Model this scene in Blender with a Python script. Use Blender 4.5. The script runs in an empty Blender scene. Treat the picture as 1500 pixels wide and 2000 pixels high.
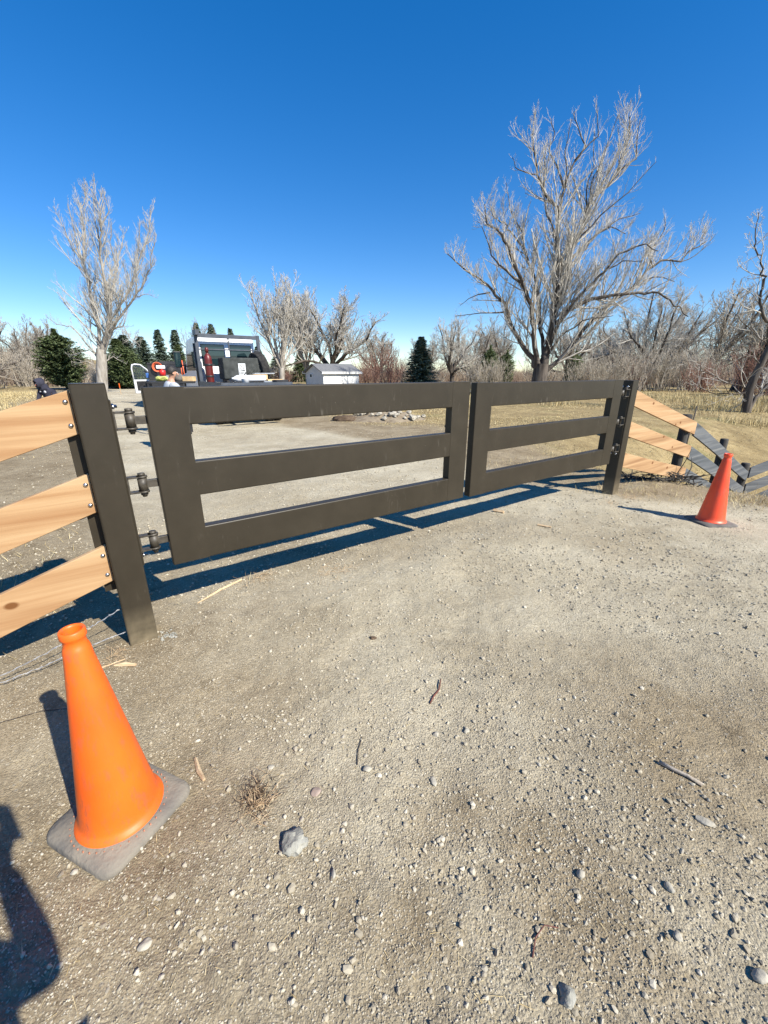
import bpy, bmesh, math, random
import numpy as np
from mathutils import Vector, Matrix, Euler
R = math.radians
PI = math.pi
sc = bpy.context.scene
col = bpy.context.collection
rnd = random.Random(7)

# ------------------------------------------------------------------ camera
cd = bpy.data.cameras.new('camera')
cd.sensor_fit = 'VERTICAL'; cd.sensor_height = 24.0; cd.lens = 9.564
cd.clip_start = 0.02; cd.clip_end = 6000
cam = bpy.data.objects.new('camera', cd); col.objects.link(cam)
cam.location = (0, 0, 1.6); cam.rotation_euler = (R(90 - 18.9), 0, 0)
sc.camera = cam
# ------------------------------------------------------------------ sky and sun
SUN_EL, SUN_AZ = 41.0, 127.5          # azimuth clockwise from +Y
w = bpy.data.worlds.new("World"); sc.world = w; w.use_nodes = True
nt = w.node_tree
sky = nt.nodes.new('ShaderNodeTexSky'); sky.sky_type = 'NISHITA'; sky.sun_disc = False
sky.sun_elevation = R(SUN_EL); sky.sun_rotation = R(SUN_AZ)
sky.altitude = 1600; sky.air_density = 1.0; sky.dust_density = 0.0; sky.ozone_density = 2.5
hs = nt.nodes.new('ShaderNodeHueSaturation'); hs.inputs['Saturation'].default_value = 1.56; hs.inputs['Hue'].default_value = 0.509
gm = nt.nodes.new('ShaderNodeGamma'); gm.inputs[1].default_value = 0.80
nt.links.new(sky.outputs[0], gm.inputs[0]); nt.links.new(gm.outputs[0], hs.inputs['Color'])
nt.links.new(hs.outputs[0], nt.nodes['Background'].inputs[0])
nt.nodes['Background'].inputs[1].default_value = 0.145
sl = bpy.data.lights.new('sun', 'SUN'); sl.energy = 5.0; sl.angle = R(0.53); sl.color = (1.0, 0.94, 0.83)
so = bpy.data.objects.new('sun', sl); col.objects.link(so)
sd = Vector((math.sin(R(SUN_AZ)) * math.cos(R(SUN_EL)), math.cos(R(SUN_AZ)) * math.cos(R(SUN_EL)), math.sin(R(SUN_EL))))
so.rotation_euler = sd.to_track_quat('Z', 'Y').to_euler(); so.location = (10, -10, 20)
sc.view_settings.view_transform = 'Standard'; sc.view_settings.look = 'None'
sc.view_settings.exposure = 0.78; sc.view_settings.gamma = 1.0
sc.cycles.max_bounces = 5; sc.cycles.transparent_max_bounces = 6
sc.cycles.use_denoising = True

# ------------------------------------------------------------------ helpers
def link(o, parent=None):
    col.objects.link(o)
    if parent is not None: o.parent = parent
    return o
def tag(o, label=None, cat=None, group=None, kind=None):
    if label: o['label'] = label
    if cat: o['category'] = cat
    if group: o['group'] = group
    if kind: o['kind'] = kind
    return o
def empty(name, loc=(0, 0, 0), rz=0, label=None, cat=None, group=None, rot=None):
    o = bpy.data.objects.new(name, None); col.objects.link(o)
    o.empty_display_size = .1
    o.location = loc; o.rotation_euler = rot or (0, 0, rz)
    return tag(o, label, cat, group)
def dup(root, loc, rz=0.0, scale=1.0, label=None, group=None):
    r = root.copy(); col.objects.link(r)
    r.location = loc; r.rotation_euler = (0, 0, rz); r.scale = (scale,) * 3 if not isinstance(scale, tuple) else scale
    if label: r['label'] = label
    if group: r['group'] = group
    for ch in list(root.children):
        c = ch.copy(); col.objects.link(c); c.parent = r
        for g in ch.children:
            d = g.copy(); col.objects.link(d); d.parent = c
    return r

class MB:
    def __init__(s): s.v = []; s.f = []; s.sm = []
    def add(s, vs, fs, smooth=False):
        n = len(s.v); s.v += [tuple(v) for v in vs]
        for f in fs: s.f.append(tuple(i + n for i in f)); s.sm.append(smooth)
        return s
    def box(s, c, d, rot=None):
        x, y, z = d[0] / 2, d[1] / 2, d[2] / 2
        vs = [Vector((a * x, b * y, e * z)) for e in (-1, 1) for b in (-1, 1) for a in (-1, 1)]
        if rot: M = Euler(rot).to_matrix(); vs = [M @ v for v in vs]
        vs = [v + Vector(c) for v in vs]
        return s.add(vs, [(0, 2, 3, 1), (4, 5, 7, 6), (0, 1, 5, 4), (2, 6, 7, 3), (0, 4, 6, 2), (1, 3, 7, 5)])
    def span(s, a, b):
        return s.box([(a[i] + b[i]) / 2 for i in range(3)], [abs(b[i] - a[i]) for i in range(3)])
    def tube(s, pts, rad, n=8, caps=True, smooth=True):
        pts = [Vector(p) for p in pts]
        if not hasattr(rad, '__len__'): rad = [rad] * len(pts)
        vs = []; prev = None
        for i, p in enumerate(pts):
            t = (pts[min(i + 1, len(pts) - 1)] - pts[max(i - 1, 0)])
            t = t.normalized() if t.length > 1e-9 else Vector((0, 0, 1))
            if prev is None:
                a = Vector((0, 0, 1)) if abs(t.z) < .9 else Vector((1, 0, 0))
                u = t.cross(a).normalized()
            else:
                u = (prev - t * prev.dot(t)); u = u.normalized() if u.length > 1e-6 else t.orthogonal().normalized()
            prev = u; w_ = t.cross(u)
            for k in range(n):
                a = 2 * PI * k / n
                vs.append(p + (u * math.cos(a) + w_ * math.sin(a)) * rad[i])
        fs = []
        for i in range(len(pts) - 1):
            for k in range(n):
                k2 = (k + 1) % n
                fs.append((i * n + k, i * n + k2, (i + 1) * n + k2, (i + 1) * n + k))
        s.add(vs, fs, smooth)
        if caps:
            b = len(s.v) - len(vs)
            s.f.append(tuple(b + k for k in reversed(range(n)))); s.sm.append(False)
            e = b + (len(pts) - 1) * n
            s.f.append(tuple(e + k for k in range(n))); s.sm.append(False)
        return s
    def lathe(s, prof, n=24, M=None, smooth=True, close=False):
        vs = []
        for (r, z) in prof:
            for k in range(n):
                a = 2 * PI * k / n
                v = Vector((r * math.cos(a), r * math.sin(a), z)); vs.append(M @ v if M else v)
        fs = []; m = len(prof)
        for i in range(m if close else m - 1):
            j = (i + 1) % m
            for k in range(n):
                k2 = (k + 1) % n
                fs.append((i * n + k, i * n + k2, j * n + k2, j * n + k))
        return s.add(vs, fs, smooth)
    def prism(s, poly, ax, a, b):
        # poly: list of 2D points, extruded along axis ax from a to b
        def P(p, t):
            return {'x': (t, p[0], p[1]), 'y': (p[0], t, p[1]), 'z': (p[0], p[1], t)}[ax]
        n = len(poly)
        vs = [P(p, a) for p in poly] + [P(p, b) for p in poly]
        fs = [(k, (k + 1) % n, n + (k + 1) % n, n + k) for k in range(n)] + [tuple(reversed(range(n))), tuple(range(n, 2 * n))]
        return s.add(vs, fs)
    def ico(s, c, r, seed=0, jit=.25, sub=1, flat=1.0):
        bm = bmesh.new(); bmesh.ops.create_icosphere(bm, subdivisions=sub, radius=1)
        g = random.Random(seed)
        rr = r if hasattr(r, '__len__') else (r, r, r * flat)
        vs = []
        for v in bm.verts:
            k = 1 + g.uniform(-jit, jit)
            vs.append((c[0] + v.co.x * rr[0] * k, c[1] + v.co.y * rr[1] * k, c[2] + v.co.z * rr[2] * k))
        fs = [tuple(v.index for v in f.verts) for f in bm.faces]; bm.free()
        return s.add(vs, fs, sub > 2)
    def build(s, name, m, parent=None, bevel=0, seg=2, fixn=True):
        me = bpy.data.meshes.new(name); me.from_pydata(s.v, [], s.f)
        me.polygons.foreach_set('use_smooth', s.sm)
        if fixn:
            bm = bmesh.new(); bm.from_mesh(me); bmesh.ops.recalc_face_normals(bm, faces=bm.faces); bm.to_mesh(me); bm.free()
        me.materials.append(m)
        o = bpy.data.objects.new(name, me); link(o, parent)
        if bevel:
            b = o.modifiers.new('bevel', 'BEVEL'); b.width = bevel; b.segments = seg; b.limit_method = 'ANGLE'; b.angle_limit = R(40)
            for p in me.polygons: p.use_smooth = True
            b.harden_normals = True
        return o

def np_mesh(name, V, F, m, parent=None, attrs=None, smooth=False):
    V = np.asarray(V, dtype=np.float32); F = np.asarray(F, dtype=np.int32)
    me = bpy.data.meshes.new(name); k = F.shape[1]
    me.vertices.add(len(V)); me.vertices.foreach_set('co', V.ravel())
    me.loops.add(F.size); me.loops.foreach_set('vertex_index', F.ravel())
    me.polygons.add(len(F)); me.polygons.foreach_set('loop_start', np.arange(0, F.size, k, dtype=np.int32))
    me.polygons.foreach_set('use_smooth', np.full(len(F), smooth))
    for a, d in (attrs or {}).items():
        at = me.attributes.new(a, 'FLOAT', 'POINT'); at.data.foreach_set('value', np.asarray(d, dtype=np.float32))
    me.update(calc_edges=True); me.materials.append(m)
    o = bpy.data.objects.new(name, me); link(o, parent)
    return o

# value noise
def _h(ix, iy, s):
    n = (ix.astype(np.int64) * 374761393 + iy.astype(np.int64) * 668265263 + s * 974634777) & 0xffffffff
    n = ((n ^ (n >> 13)) * 1274126177) & 0xffffffff
    return ((n ^ (n >> 16)) & 0xffff) / 65535.0
def vnoise(x, y, s=0):
    ix = np.floor(x); iy = np.floor(y); fx = x - ix; fy = y - iy
    fx = fx * fx * (3 - 2 * fx); fy = fy * fy * (3 - 2 * fy)
    a = _h(ix, iy, s); b = _h(ix + 1, iy, s); c = _h(ix, iy + 1, s); d = _h(ix + 1, iy + 1, s)
    return (a * (1 - fx) + b * fx) * (1 - fy) + (c * (1 - fx) + d * fx) * fy
def fbm(x, y, s=0, o=4):
    t = 0; a = .5
    for i in range(o):
        t = t + a * (vnoise(x * 2 ** i, y * 2 ** i, s + i) * 2 - 1); a *= .5
    return t
def sstep(a, b, x):
    t = np.clip((x - a) / (b - a), 0, 1); return t * t * (3 - 2 * t)

# ------------------------------------------------------------------ materials
def new_mat(name):
    m = bpy.data.materials.new(name); m.use_nodes = True
    return m, m.node_tree.nodes, m.node_tree.links, m.node_tree.nodes['Principled BSDF']
def mat(name, c1, c2=None, scale=8, rough=.8, bump=0, bscale=40, metal=0, detail=5, stretch=None, spec=None, coat=0, lo=.35, hi=.65, sub=0):
    m, N, L, b = new_mat(name)
    c2 = c2 or c1
    tc = N.new('ShaderNodeTexCoord'); mp = N.new('ShaderNodeMapping')
    L.new(tc.outputs['Object'], mp.inputs[0])
    if stretch: mp.inputs['Scale'].default_value = stretch
    n = N.new('ShaderNodeTexNoise'); n.inputs['Scale'].default_value = scale; n.inputs['Detail'].default_value = detail
    L.new(mp.outputs[0], n.inputs['Vector'])
    r = N.new('ShaderNodeValToRGB'); r.color_ramp.elements[0].position = lo; r.color_ramp.elements[1].position = hi
    r.color_ramp.elements[0].color = (*c1, 1); r.color_ramp.elements[1].color = (*c2, 1)
    L.new(n.outputs['Fac'], r.inputs[0]); L.new(r.outputs[0], b.inputs['Base Color'])
    b.inputs['Roughness'].default_value = rough; b.inputs['Metallic'].default_value = metal
    if spec is not None: b.inputs['Specular IOR Level'].default_value = spec
    if coat: b.inputs['Coat Weight'].default_value = coat; b.inputs['Coat Roughness'].default_value = .1
    if bump:
        n2 = N.new('ShaderNodeTexNoise'); n2.inputs['Scale'].default_value = bscale; n2.inputs['Detail'].default_value = 6
        L.new(mp.outputs[0], n2.inputs['Vector'])
        bp = N.new('ShaderNodeBump'); bp.inputs['Strength'].default_value = bump; bp.inputs['Distance'].default_value = .01
        L.new(n2.outputs['Fac'], bp.inputs['Height']); L.new(bp.outputs[0], b.inputs['Normal'])
    return m

def steel_mat():
    m, N, L, b = new_mat('bronze_powder_coat')
    tc = N.new('ShaderNodeTexCoord')
    n = N.new('ShaderNodeTexNoise'); n.inputs['Scale'].default_value = 3.5; n.inputs['Detail'].default_value = 8; n.inputs['Roughness'].default_value = .65
    L.new(tc.outputs['Object'], n.inputs['Vector'])
    r = N.new('ShaderNodeValToRGB'); r.color_ramp.elements[0].position = .3; r.color_ramp.elements[1].position = .75
    r.color_ramp.elements[0].color = (.029, .0235, .0155, 1); r.color_ramp.elements[1].color = (.044, .036, .0245, 1)
    L.new(n.outputs['Fac'], r.inputs[0])
    # scuffs and dusty scratches
    mp = N.new('ShaderNodeMapping'); mp.inputs['Rotation'].default_value = (.9, 1.1, .5); mp.inputs['Scale'].default_value = (26, 9, 5)
    L.new(tc.outputs['Object'], mp.inputs[0])
    n2 = N.new('ShaderNodeTexNoise'); n2.inputs['Scale'].default_value = 1.6; n2.inputs['Detail'].default_value = 3; n2.inputs['Distortion'].default_value = .7
    L.new(mp.outputs[0], n2.inputs['Vector'])
    n3 = N.new('ShaderNodeTexNoise'); n3.inputs['Scale'].default_value = 2.1; n3.inputs['Detail'].default_value = 4
    L.new(tc.outputs['Object'], n3.inputs['Vector'])
    r2 = N.new('ShaderNodeValToRGB'); r2.color_ramp.elements[0].position = .6; r2.color_ramp.elements[1].position = .76
    r3 = N.new('ShaderNodeValToRGB'); r3.color_ramp.elements[0].position = .5; r3.color_ramp.elements[1].position = .66
    L.new(n2.outputs['Fac'], r2.inputs[0]); L.new(n3.outputs['Fac'], r3.inputs[0])
    mu = N.new('ShaderNodeMath'); mu.operation = 'MULTIPLY'; L.new(r2.outputs[0], mu.inputs[0]); L.new(r3.outputs[0], mu.inputs[1])
    mx = N.new('ShaderNodeMixRGB'); mx.inputs[2].default_value = (.20, .18, .15, 1)
    mu2 = N.new('ShaderNodeMath'); mu2.operation = 'MULTIPLY'; mu2.inputs[1].default_value = .38; L.new(mu.outputs[0], mu2.inputs[0])
    L.new(mu2.outputs[0], mx.inputs[0]); L.new(r.outputs[0], mx.inputs[1])
    # pale dust specks
    v = N.new('ShaderNodeTexVoronoi'); v.inputs['Scale'].default_value = 24; L.new(tc.outputs['Object'], v.inputs['Vector'])
    r4 = N.new('ShaderNodeValToRGB'); r4.color_ramp.elements[0].position = .02; r4.color_ramp.elements[1].position = .07
    r4.color_ramp.elements[0].color = (1, 1, 1, 1); r4.color_ramp.elements[1].color = (0, 0, 0, 1)
    L.new(v.outputs['Distance'], r4.inputs[0])
    mu3 = N.new('ShaderNodeMath'); mu3.operation = 'MULTIPLY'; L.new(r4.outputs[0], mu3.inputs[0]); L.new(r3.outputs[0], mu3.inputs[1])
    mx2 = N.new('ShaderNodeMixRGB'); mx2.inputs[2].default_value = (.3, .27, .22, 1); L.new(mu3.outputs[0], mx2.inputs[0]); L.new(mx.outputs[0], mx2.inputs[1])
    sx = N.new('ShaderNodeSeparateXYZ'); L.new(tc.outputs['Object'], sx.inputs[0])
    mr = N.new('ShaderNodeMapRange'); mr.inputs[1].default_value = .26; mr.inputs[2].default_value = -.02; mr.inputs[3].default_value = 0; mr.inputs[4].default_value = 1.3
    L.new(sx.outputs[2], mr.inputs[0]); mu4 = N.new('ShaderNodeMath'); mu4.operation = 'MULTIPLY'; mu4.use_clamp = True
    n6 = N.new('ShaderNodeTexNoise'); n6.inputs['Scale'].default_value = 18; n6.inputs['Detail'].default_value = 7; L.new(tc.outputs['Object'], n6.inputs['Vector'])
    L.new(mr.outputs[0], mu4.inputs[0]); L.new(n6.outputs['Fac'], mu4.inputs[1])
    mx3 = N.new('ShaderNodeMixRGB'); mx3.inputs[2].default_value = (.24, .195, .125, 1); L.new(mu4.outputs[0], mx3.inputs[0]); L.new(mx2.outputs[0], mx3.inputs[1])
    L.new(mx3.outputs[0], b.inputs['Base Color'])
    b.inputs['Roughness'].default_value = .42; b.inputs['Specular IOR Level'].default_value = .3
    bp = N.new('ShaderNodeBump'); bp.inputs['Strength'].default_value = .08; bp.inputs['Distance'].default_value = .003
    n5 = N.new('ShaderNodeTexNoise'); n5.inputs['Scale'].default_value = 350; L.new(tc.outputs['Object'], n5.inputs['Vector'])
    L.new(n5.outputs['Fac'], bp.inputs['Height']); L.new(bp.outputs[0], b.inputs['Normal'])
    return m
def wood_mat(name, ca, cb, cc, knots=True, rough=.7, streak=1.0, slope=-.32):
    m, N, L, b = new_mat(name)
    tc = N.new('ShaderNodeTexCoord'); oi = N.new('ShaderNodeObjectInfo')
    add = N.new('ShaderNodeVectorMath'); add.operation = 'ADD'
    comb = N.new('ShaderNodeCombineXYZ'); ml = N.new('ShaderNodeMath'); ml.operation = 'MULTIPLY'; ml.inputs[1].default_value = 37
    L.new(oi.outputs['Random'], ml.inputs[0]); L.new(ml.outputs[0], comb.inputs[0]); L.new(ml.outputs[0], comb.inputs[2])
    L.new(tc.outputs['Object'], add.inputs[0]); L.new(comb.outputs[0], add.inputs[1])
    mp = N.new('ShaderNodeMapping'); mp.inputs['Scale'].default_value = (.45, 4, 13); mp.inputs['Rotation'].default_value = (0, slope, 0); L.new(add.outputs[0], mp.inputs[0])
    n = N.new('ShaderNodeTexNoise'); n.inputs['Scale'].default_value = 1.1; n.inputs['Detail'].default_value = 7; n.inputs['Distortion'].default_value = .45
    L.new(mp.outputs[0], n.inputs['Vector'])
    r = N.new('ShaderNodeValToRGB'); e = r.color_ramp.elements
    e[0].position = .33; e[0].color = (*ca, 1); e[1].position = .7; e[1].color = (*cc, 1)
    x = e.new(.5); x.color = (*cb, 1)
    L.new(n.outputs['Fac'], r.inputs[0])
    mp2 = N.new('ShaderNodeMapping'); mp2.inputs['Scale'].default_value = (1.6, 8, 60); mp2.inputs['Rotation'].default_value = (0, slope, 0); L.new(add.outputs[0], mp2.inputs[0])
    n2 = N.new('ShaderNodeTexNoise'); n2.inputs['Scale'].default_value = 1.5; n2.inputs['Detail'].default_value = 4; n2.inputs['Distortion'].default_value = .4
    L.new(mp2.outputs[0], n2.inputs['Vector'])
    g = N.new('ShaderNodeMixRGB'); g.blend_type = 'MULTIPLY'; g.inputs[0].default_value = .2 * streak
    r2 = N.new('ShaderNodeValToRGB'); r2.color_ramp.elements[0].position = .3; r2.color_ramp.elements[0].color = (.55, .45, .36, 1); r2.color_ramp.elements[1].position = .6
    L.new(n2.outputs['Fac'], r2.inputs[0]); L.new(r.outputs[0], g.inputs[1]); L.new(r2.outputs[0], g.inputs[2])
    last = g
    if knots:
        mp3 = N.new('ShaderNodeMapping'); mp3.inputs['Scale'].default_value = (4, .6, 6); L.new(add.outputs[0], mp3.inputs[0])
        v = N.new('ShaderNodeTexVoronoi'); v.inputs['Scale'].default_value = 1.0; L.new(mp3.outputs[0], v.inputs['Vector'])
        r3 = N.new('ShaderNodeValToRGB'); r3.color_ramp.elements[0].position = .09; r3.color_ramp.elements[0].color = (1, 1, 1, 1)
        r3.color_ramp.elements[1].position = .15; r3.color_ramp.elements[1].color = (0, 0, 0, 1)
        L.new(v.outputs['Distance'], r3.inputs[0])
        k = N.new('ShaderNodeMixRGB'); k.inputs[2].default_value = (.16, .065, .02, 1)
        L.new(r3.outputs[0], k.inputs[0]); L.new(g.outputs[0], k.inputs[1]); last = k
    L.new(last.outputs[0], b.inputs['Base Color']); b.inputs['Roughness'].default_value = rough
    b.inputs['Specular IOR Level'].default_value = .25
    bp = N.new('ShaderNodeBump'); bp.inputs['Strength'].default_value = .35; bp.inputs['Distance'].default_value = .002
    L.new(n2.outputs['Fac'], bp.inputs['Height']); L.new(bp.outputs[0], b.inputs['Normal'])
    return m

def ground_mat():
    m, N, L, b = new_mat('earth')
    geo = N.new('ShaderNodeNewGeometry')
    def noise(s, d=6, rgh=.55, dist=0):
        n = N.new('ShaderNodeTexNoise'); n.inputs['Scale'].default_value = s; n.inputs['Detail'].default_value = d
        n.inputs['Roughness'].default_value = rgh; n.inputs['Distortion'].default_value = dist
        L.new(geo.outputs['Position'], n.inputs['Vector']); return n.outputs['Fac']
    def ramp(x, p0, c0, p1, c1):
        r = N.new('ShaderNodeValToRGB'); r.color_ramp.elements[0].position = p0; r.color_ramp.elements[1].position = p1
        r.color_ramp.elements[0].color = (*c0, 1); r.color_ramp.elements[1].color = (*c1, 1); L.new(x, r.inputs[0]); return r.outputs[0]
    def mix(f, a, c, mode='MIX'):
        x = N.new('ShaderNodeMixRGB'); x.blend_type = mode
        if isinstance(f, float): x.inputs[0].default_value = f
        else: L.new(f, x.inputs[0])
        L.new(a, x.inputs[1])
        if isinstance(c, tuple): x.inputs[2].default_value = (*c, 1)
        else: L.new(c, x.inputs[2])
        return x.outputs[0]
    def attr(n):
        a = N.new('ShaderNodeAttribute'); a.attribute_name = n; return a.outputs['Fac']
    dirt = ramp(noise(1.3, 10, .65), .34, (.225, .175, .108), .66, (.36, .296, .198))
    dirt = mix(ramp(noise(7, 8, .7), .52, (0, 0, 0), .72, (1, 1, 1)), dirt, (.16, .122, .074))
    road = ramp(noise(.9, 10, .62), .33, (.375, .325, .23), .68, (.545, .490, .365))
    road = mix(ramp(noise(3.1, 9, .7, .6), .5, (0, 0, 0), .75, (.8, .8, .8)), road, (.60, .55, .42))
    grass = ramp(noise(.8, 10, .7), .33, (.21, .155, .075), .66, (.42, .325, .165))
    grass = mix(ramp(noise(4.5, 8, .75), .5, (0, 0, 0), .68, (1, 1, 1)), grass, (.15, .115, .06))
    grass = mix(ramp(noise(.35, 5), .56, (0, 0, 0), .7, (.5, .5, .5)), grass, (.17, .175, .07))
    c = mix(attr('road'), dirt, road)
    c = mix(attr('grass'), c, grass)
    # grit speckle
    v = N.new('ShaderNodeTexVoronoi'); v.inputs['Scale'].default_value = 130; L.new(geo.outputs['Position'], v.inputs['Vector'])
    sep = N.new('ShaderNodeSeparateColor'); L.new(v.outputs['Color'], sep.inputs[0])
    sp = ramp(sep.outputs[0], .0, (.80, .79, .77), 1.0, (1.16, 1.17, 1.18))
    c = mix(1.0, c, sp, 'MULTIPLY')
    v2 = N.new('ShaderNodeTexVoronoi'); v2.inputs['Scale'].default_value = 45; L.new(geo.outputs['Position'], v2.inputs['Vector'])
    sep2 = N.new('ShaderNodeSeparateColor'); L.new(v2.outputs['Color'], sep2.inputs[0])
    st = N.new('ShaderNodeMath'); st.operation = 'GREATER_THAN'; st.inputs[1].default_value = .86; L.new(sep2.outputs[1], st.inputs[0])
    dd = N.new('ShaderNodeMath'); dd.operation = 'LESS_THAN'; dd.inputs[1].default_value = .33; L.new(v2.outputs['Distance'], dd.inputs[0])
    mm = N.new('ShaderNodeMath'); mm.operation = 'MULTIPLY'; L.new(st.outputs[0], mm.inputs[0]); L.new(dd.outputs[0], mm.inputs[1])
    m2 = N.new('ShaderNodeMath'); m2.operation = 'MULTIPLY'; m2.inputs[1].default_value = .55; L.new(mm.outputs[0], m2.inputs[0])
    c = mix(m2.outputs[0], c, (.43, .385, .30))
    L.new(c, b.inputs['Base Color'])
    b.inputs['Roughness'].default_value = .95; b.inputs['Specular IOR Level'].default_value = .1
    # relief
    h1 = noise(22, 10, .72); h2 = noise(90, 6, .7)
    a = N.new('ShaderNodeMath'); a.operation = 'MULTIPLY'; a.inputs[1].default_value = .6; L.new(h2, a.inputs[0])
    a2 = N.new('ShaderNodeMath'); a2.operation = 'ADD'; L.new(h1, a2.inputs[0]); L.new(a.outputs[0], a2.inputs[1])
    iv = N.new('ShaderNodeMath'); iv.operation = 'MULTIPLY'; iv.inputs[1].default_value = -.35; L.new(v.outputs['Distance'], iv.inputs[0])
    a3 = N.new('ShaderNodeMath'); a3.operation = 'ADD'; L.new(a2.outputs[0], a3.inputs[0]); L.new(iv.outputs[0], a3.inputs[1])
    a4 = N.new('ShaderNodeMath'); a4.operation = 'ADD'; L.new(a3.outputs[0], a4.inputs[0]); L.new(m2.outputs[0], a4.inputs[1])
    bp = N.new('ShaderNodeBump'); bp.inputs['Strength'].default_value = .8; bp.inputs['Distance'].default_value = .019
    L.new(a4.outputs[0], bp.inputs['Height']); L.new(bp.outputs[0], b.inputs['Normal'])
    return m
def tone_mat(name, c1, c2, c3, rough=.85, bump=.3, bscale=60):
    m, N, L, b = new_mat(name)
    a = N.new('ShaderNodeAttribute'); a.attribute_name = 'tone'
    r = N.new('ShaderNodeValToRGB'); e = r.color_ramp.elements
    e[0].color = (*c1, 1); e[1].color = (*c3, 1); x = e.new(.5); x.color = (*c2, 1)
    L.new(a.outputs['Fac'], r.inputs[0]); L.new(r.outputs[0], b.inputs['Base Color'])
    b.inputs['Roughness'].default_value = rough; b.inputs['Specular IOR Level'].default_value = .2
    return m

M_steel = steel_mat()
M_hw = mat('hinge_metal', (.04, .034, .025), (.075, .064, .048), 30, .5, .1, 90)
M_zinc = mat('zinc_bolt', (.45, .46, .48), (.6, .61, .63), 60, .3, 0, metal=1)
M_wire = mat('galvanised_wire', (.28, .29, .31), (.42, .43, .45), 50, .45, 0, metal=.6)
M_cedar = wood_mat('fresh_cedar', (.33, .18, .082), (.43, .27, .138), (.49, .335, .185))
M_cedar2 = wood_mat('pale_cedar', (.29, .165, .08), (.43, .27, .14), (.53, .36, .205), slope=.245)
M_grey = wood_mat('weathered_board', (.075, .085, .092), (.12, .13, .14), (.20, .205, .20), False, .85, 1.6, .35)
M_post = mat('creosoted_post', (.022, .02, .018), (.06, .056, .05), 9, .9, .5, 60, stretch=(1, 1, .15))
M_postside = M_post
M_earth = ground_mat()
M_peb = tone_mat('pebbles', (.23, .195, .138), (.38, .335, .25), (.56, .515, .415))
M_straw = tone_mat('straw', (.38, .28, .13), (.55, .43, .22), (.70, .60, .38), .7)
M_grassb = tone_mat('dry_grass_blade', (.30, .22, .10), (.50, .40, .20), (.66, .57, .34), .7)
M_bark = mat('pale_bark', (.20, .175, .145), (.40, .37, .325), 5, .9, .8, 14, stretch=(1, 1, .25))
M_barkd = mat('furrowed_bark', (.038, .030, .024), (.12, .10, .082), 6, .95, 1.0, 12, stretch=(1, 1, .2))
M_twig = mat('pale_twigs', (.36, .335, .29), (.56, .53, .47), 2, .7)
M_twigd = mat('brown_twigs', (.27, .235, .19), (.42, .375, .31), 1.2, .8)
M_red = mat('red_brown_twigs', (.20, .10, .07), (.30, .17, .125), 1.5, .8)
M_tan = mat('tan_twigs', (.31, .27, .21), (.48, .43, .35), 1.5, .8)
M_fir = mat('conifer_needles', (.075, .11, .04), (.19, .235, .10), 1.6, .8, sub=0)
M_firb = mat('blue_spruce_needles', (.08, .115, .075), (.20, .255, .185), 1.6, .8)
M_rock = mat('pale_stone', (.30, .27, .21), (.44, .41, .335), 9, .9, .7, 35)
M_rockg = mat('grey_concrete_lump', (.20, .195, .165), (.36, .35, .30), 14, .95, 1.0, 45)
M_rockp = mat('pinkish_stone', (.27, .20, .16), (.36, .28, .225), 12, .85, .3, 50)
M_stick = mat('split_wood', (.42, .28, .15), (.60, .45, .28), 20, .8, .4, 60, stretch=(.2, 3, 3))
M_dead = mat('grey_dead_stick', (.25, .21, .16), (.38, .33, .27), 20, .85, .4, 60)
M_redstick = mat('dark_red_twig', (.11, .035, .025), (.17, .06, .04), 20, .6)
M_leaf = mat('brown_leaf', (.07, .045, .025), (.12, .08, .05), 30, .8)

# ------------------------------------------------------------------ terrain
ROAD = np.array([(-2.6, -9), (12, -9), (11, 1.0), (6.6, 4.1), (5.0, 5.0), (3.5, 5.55), (2.4, 6.0), (1.7, 7.2), (0.6, 9.4), (-3.06, 13.0), (-6.3, 19), (-11.5, 32),
                 (-22, 50), (-48, 80), (-60, 76), (-41, 57), (-18.5, 26.4), (-7.9, 11), (-3.7, 4.9), (-2.0, 2.7), (-2.7, 0.5)])
def poly_sdf(x, y, P):
    d = np.full(x.shape, 1e9); inside = np.zeros(x.shape, bool)
    n = len(P)
    for i in range(n):
        ax, ay = P[i]; bx, by = P[(i + 1) % n]
        ex, ey = bx - ax, by - ay; wx, wy = x - ax, y - ay
        t = np.clip((wx * ex + wy * ey) / (ex * ex + ey * ey), 0, 1)
        d = np.minimum(d, (wx - ex * t) ** 2 + (wy - ey * t) ** 2)
        c = ((ay > y) != (by > y)) & (x < (bx - ax) * (y - ay) / (by - ay + 1e-12) + ax)
        inside ^= c
    return np.where(inside, -1, 1) * np.sqrt(d)
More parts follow.
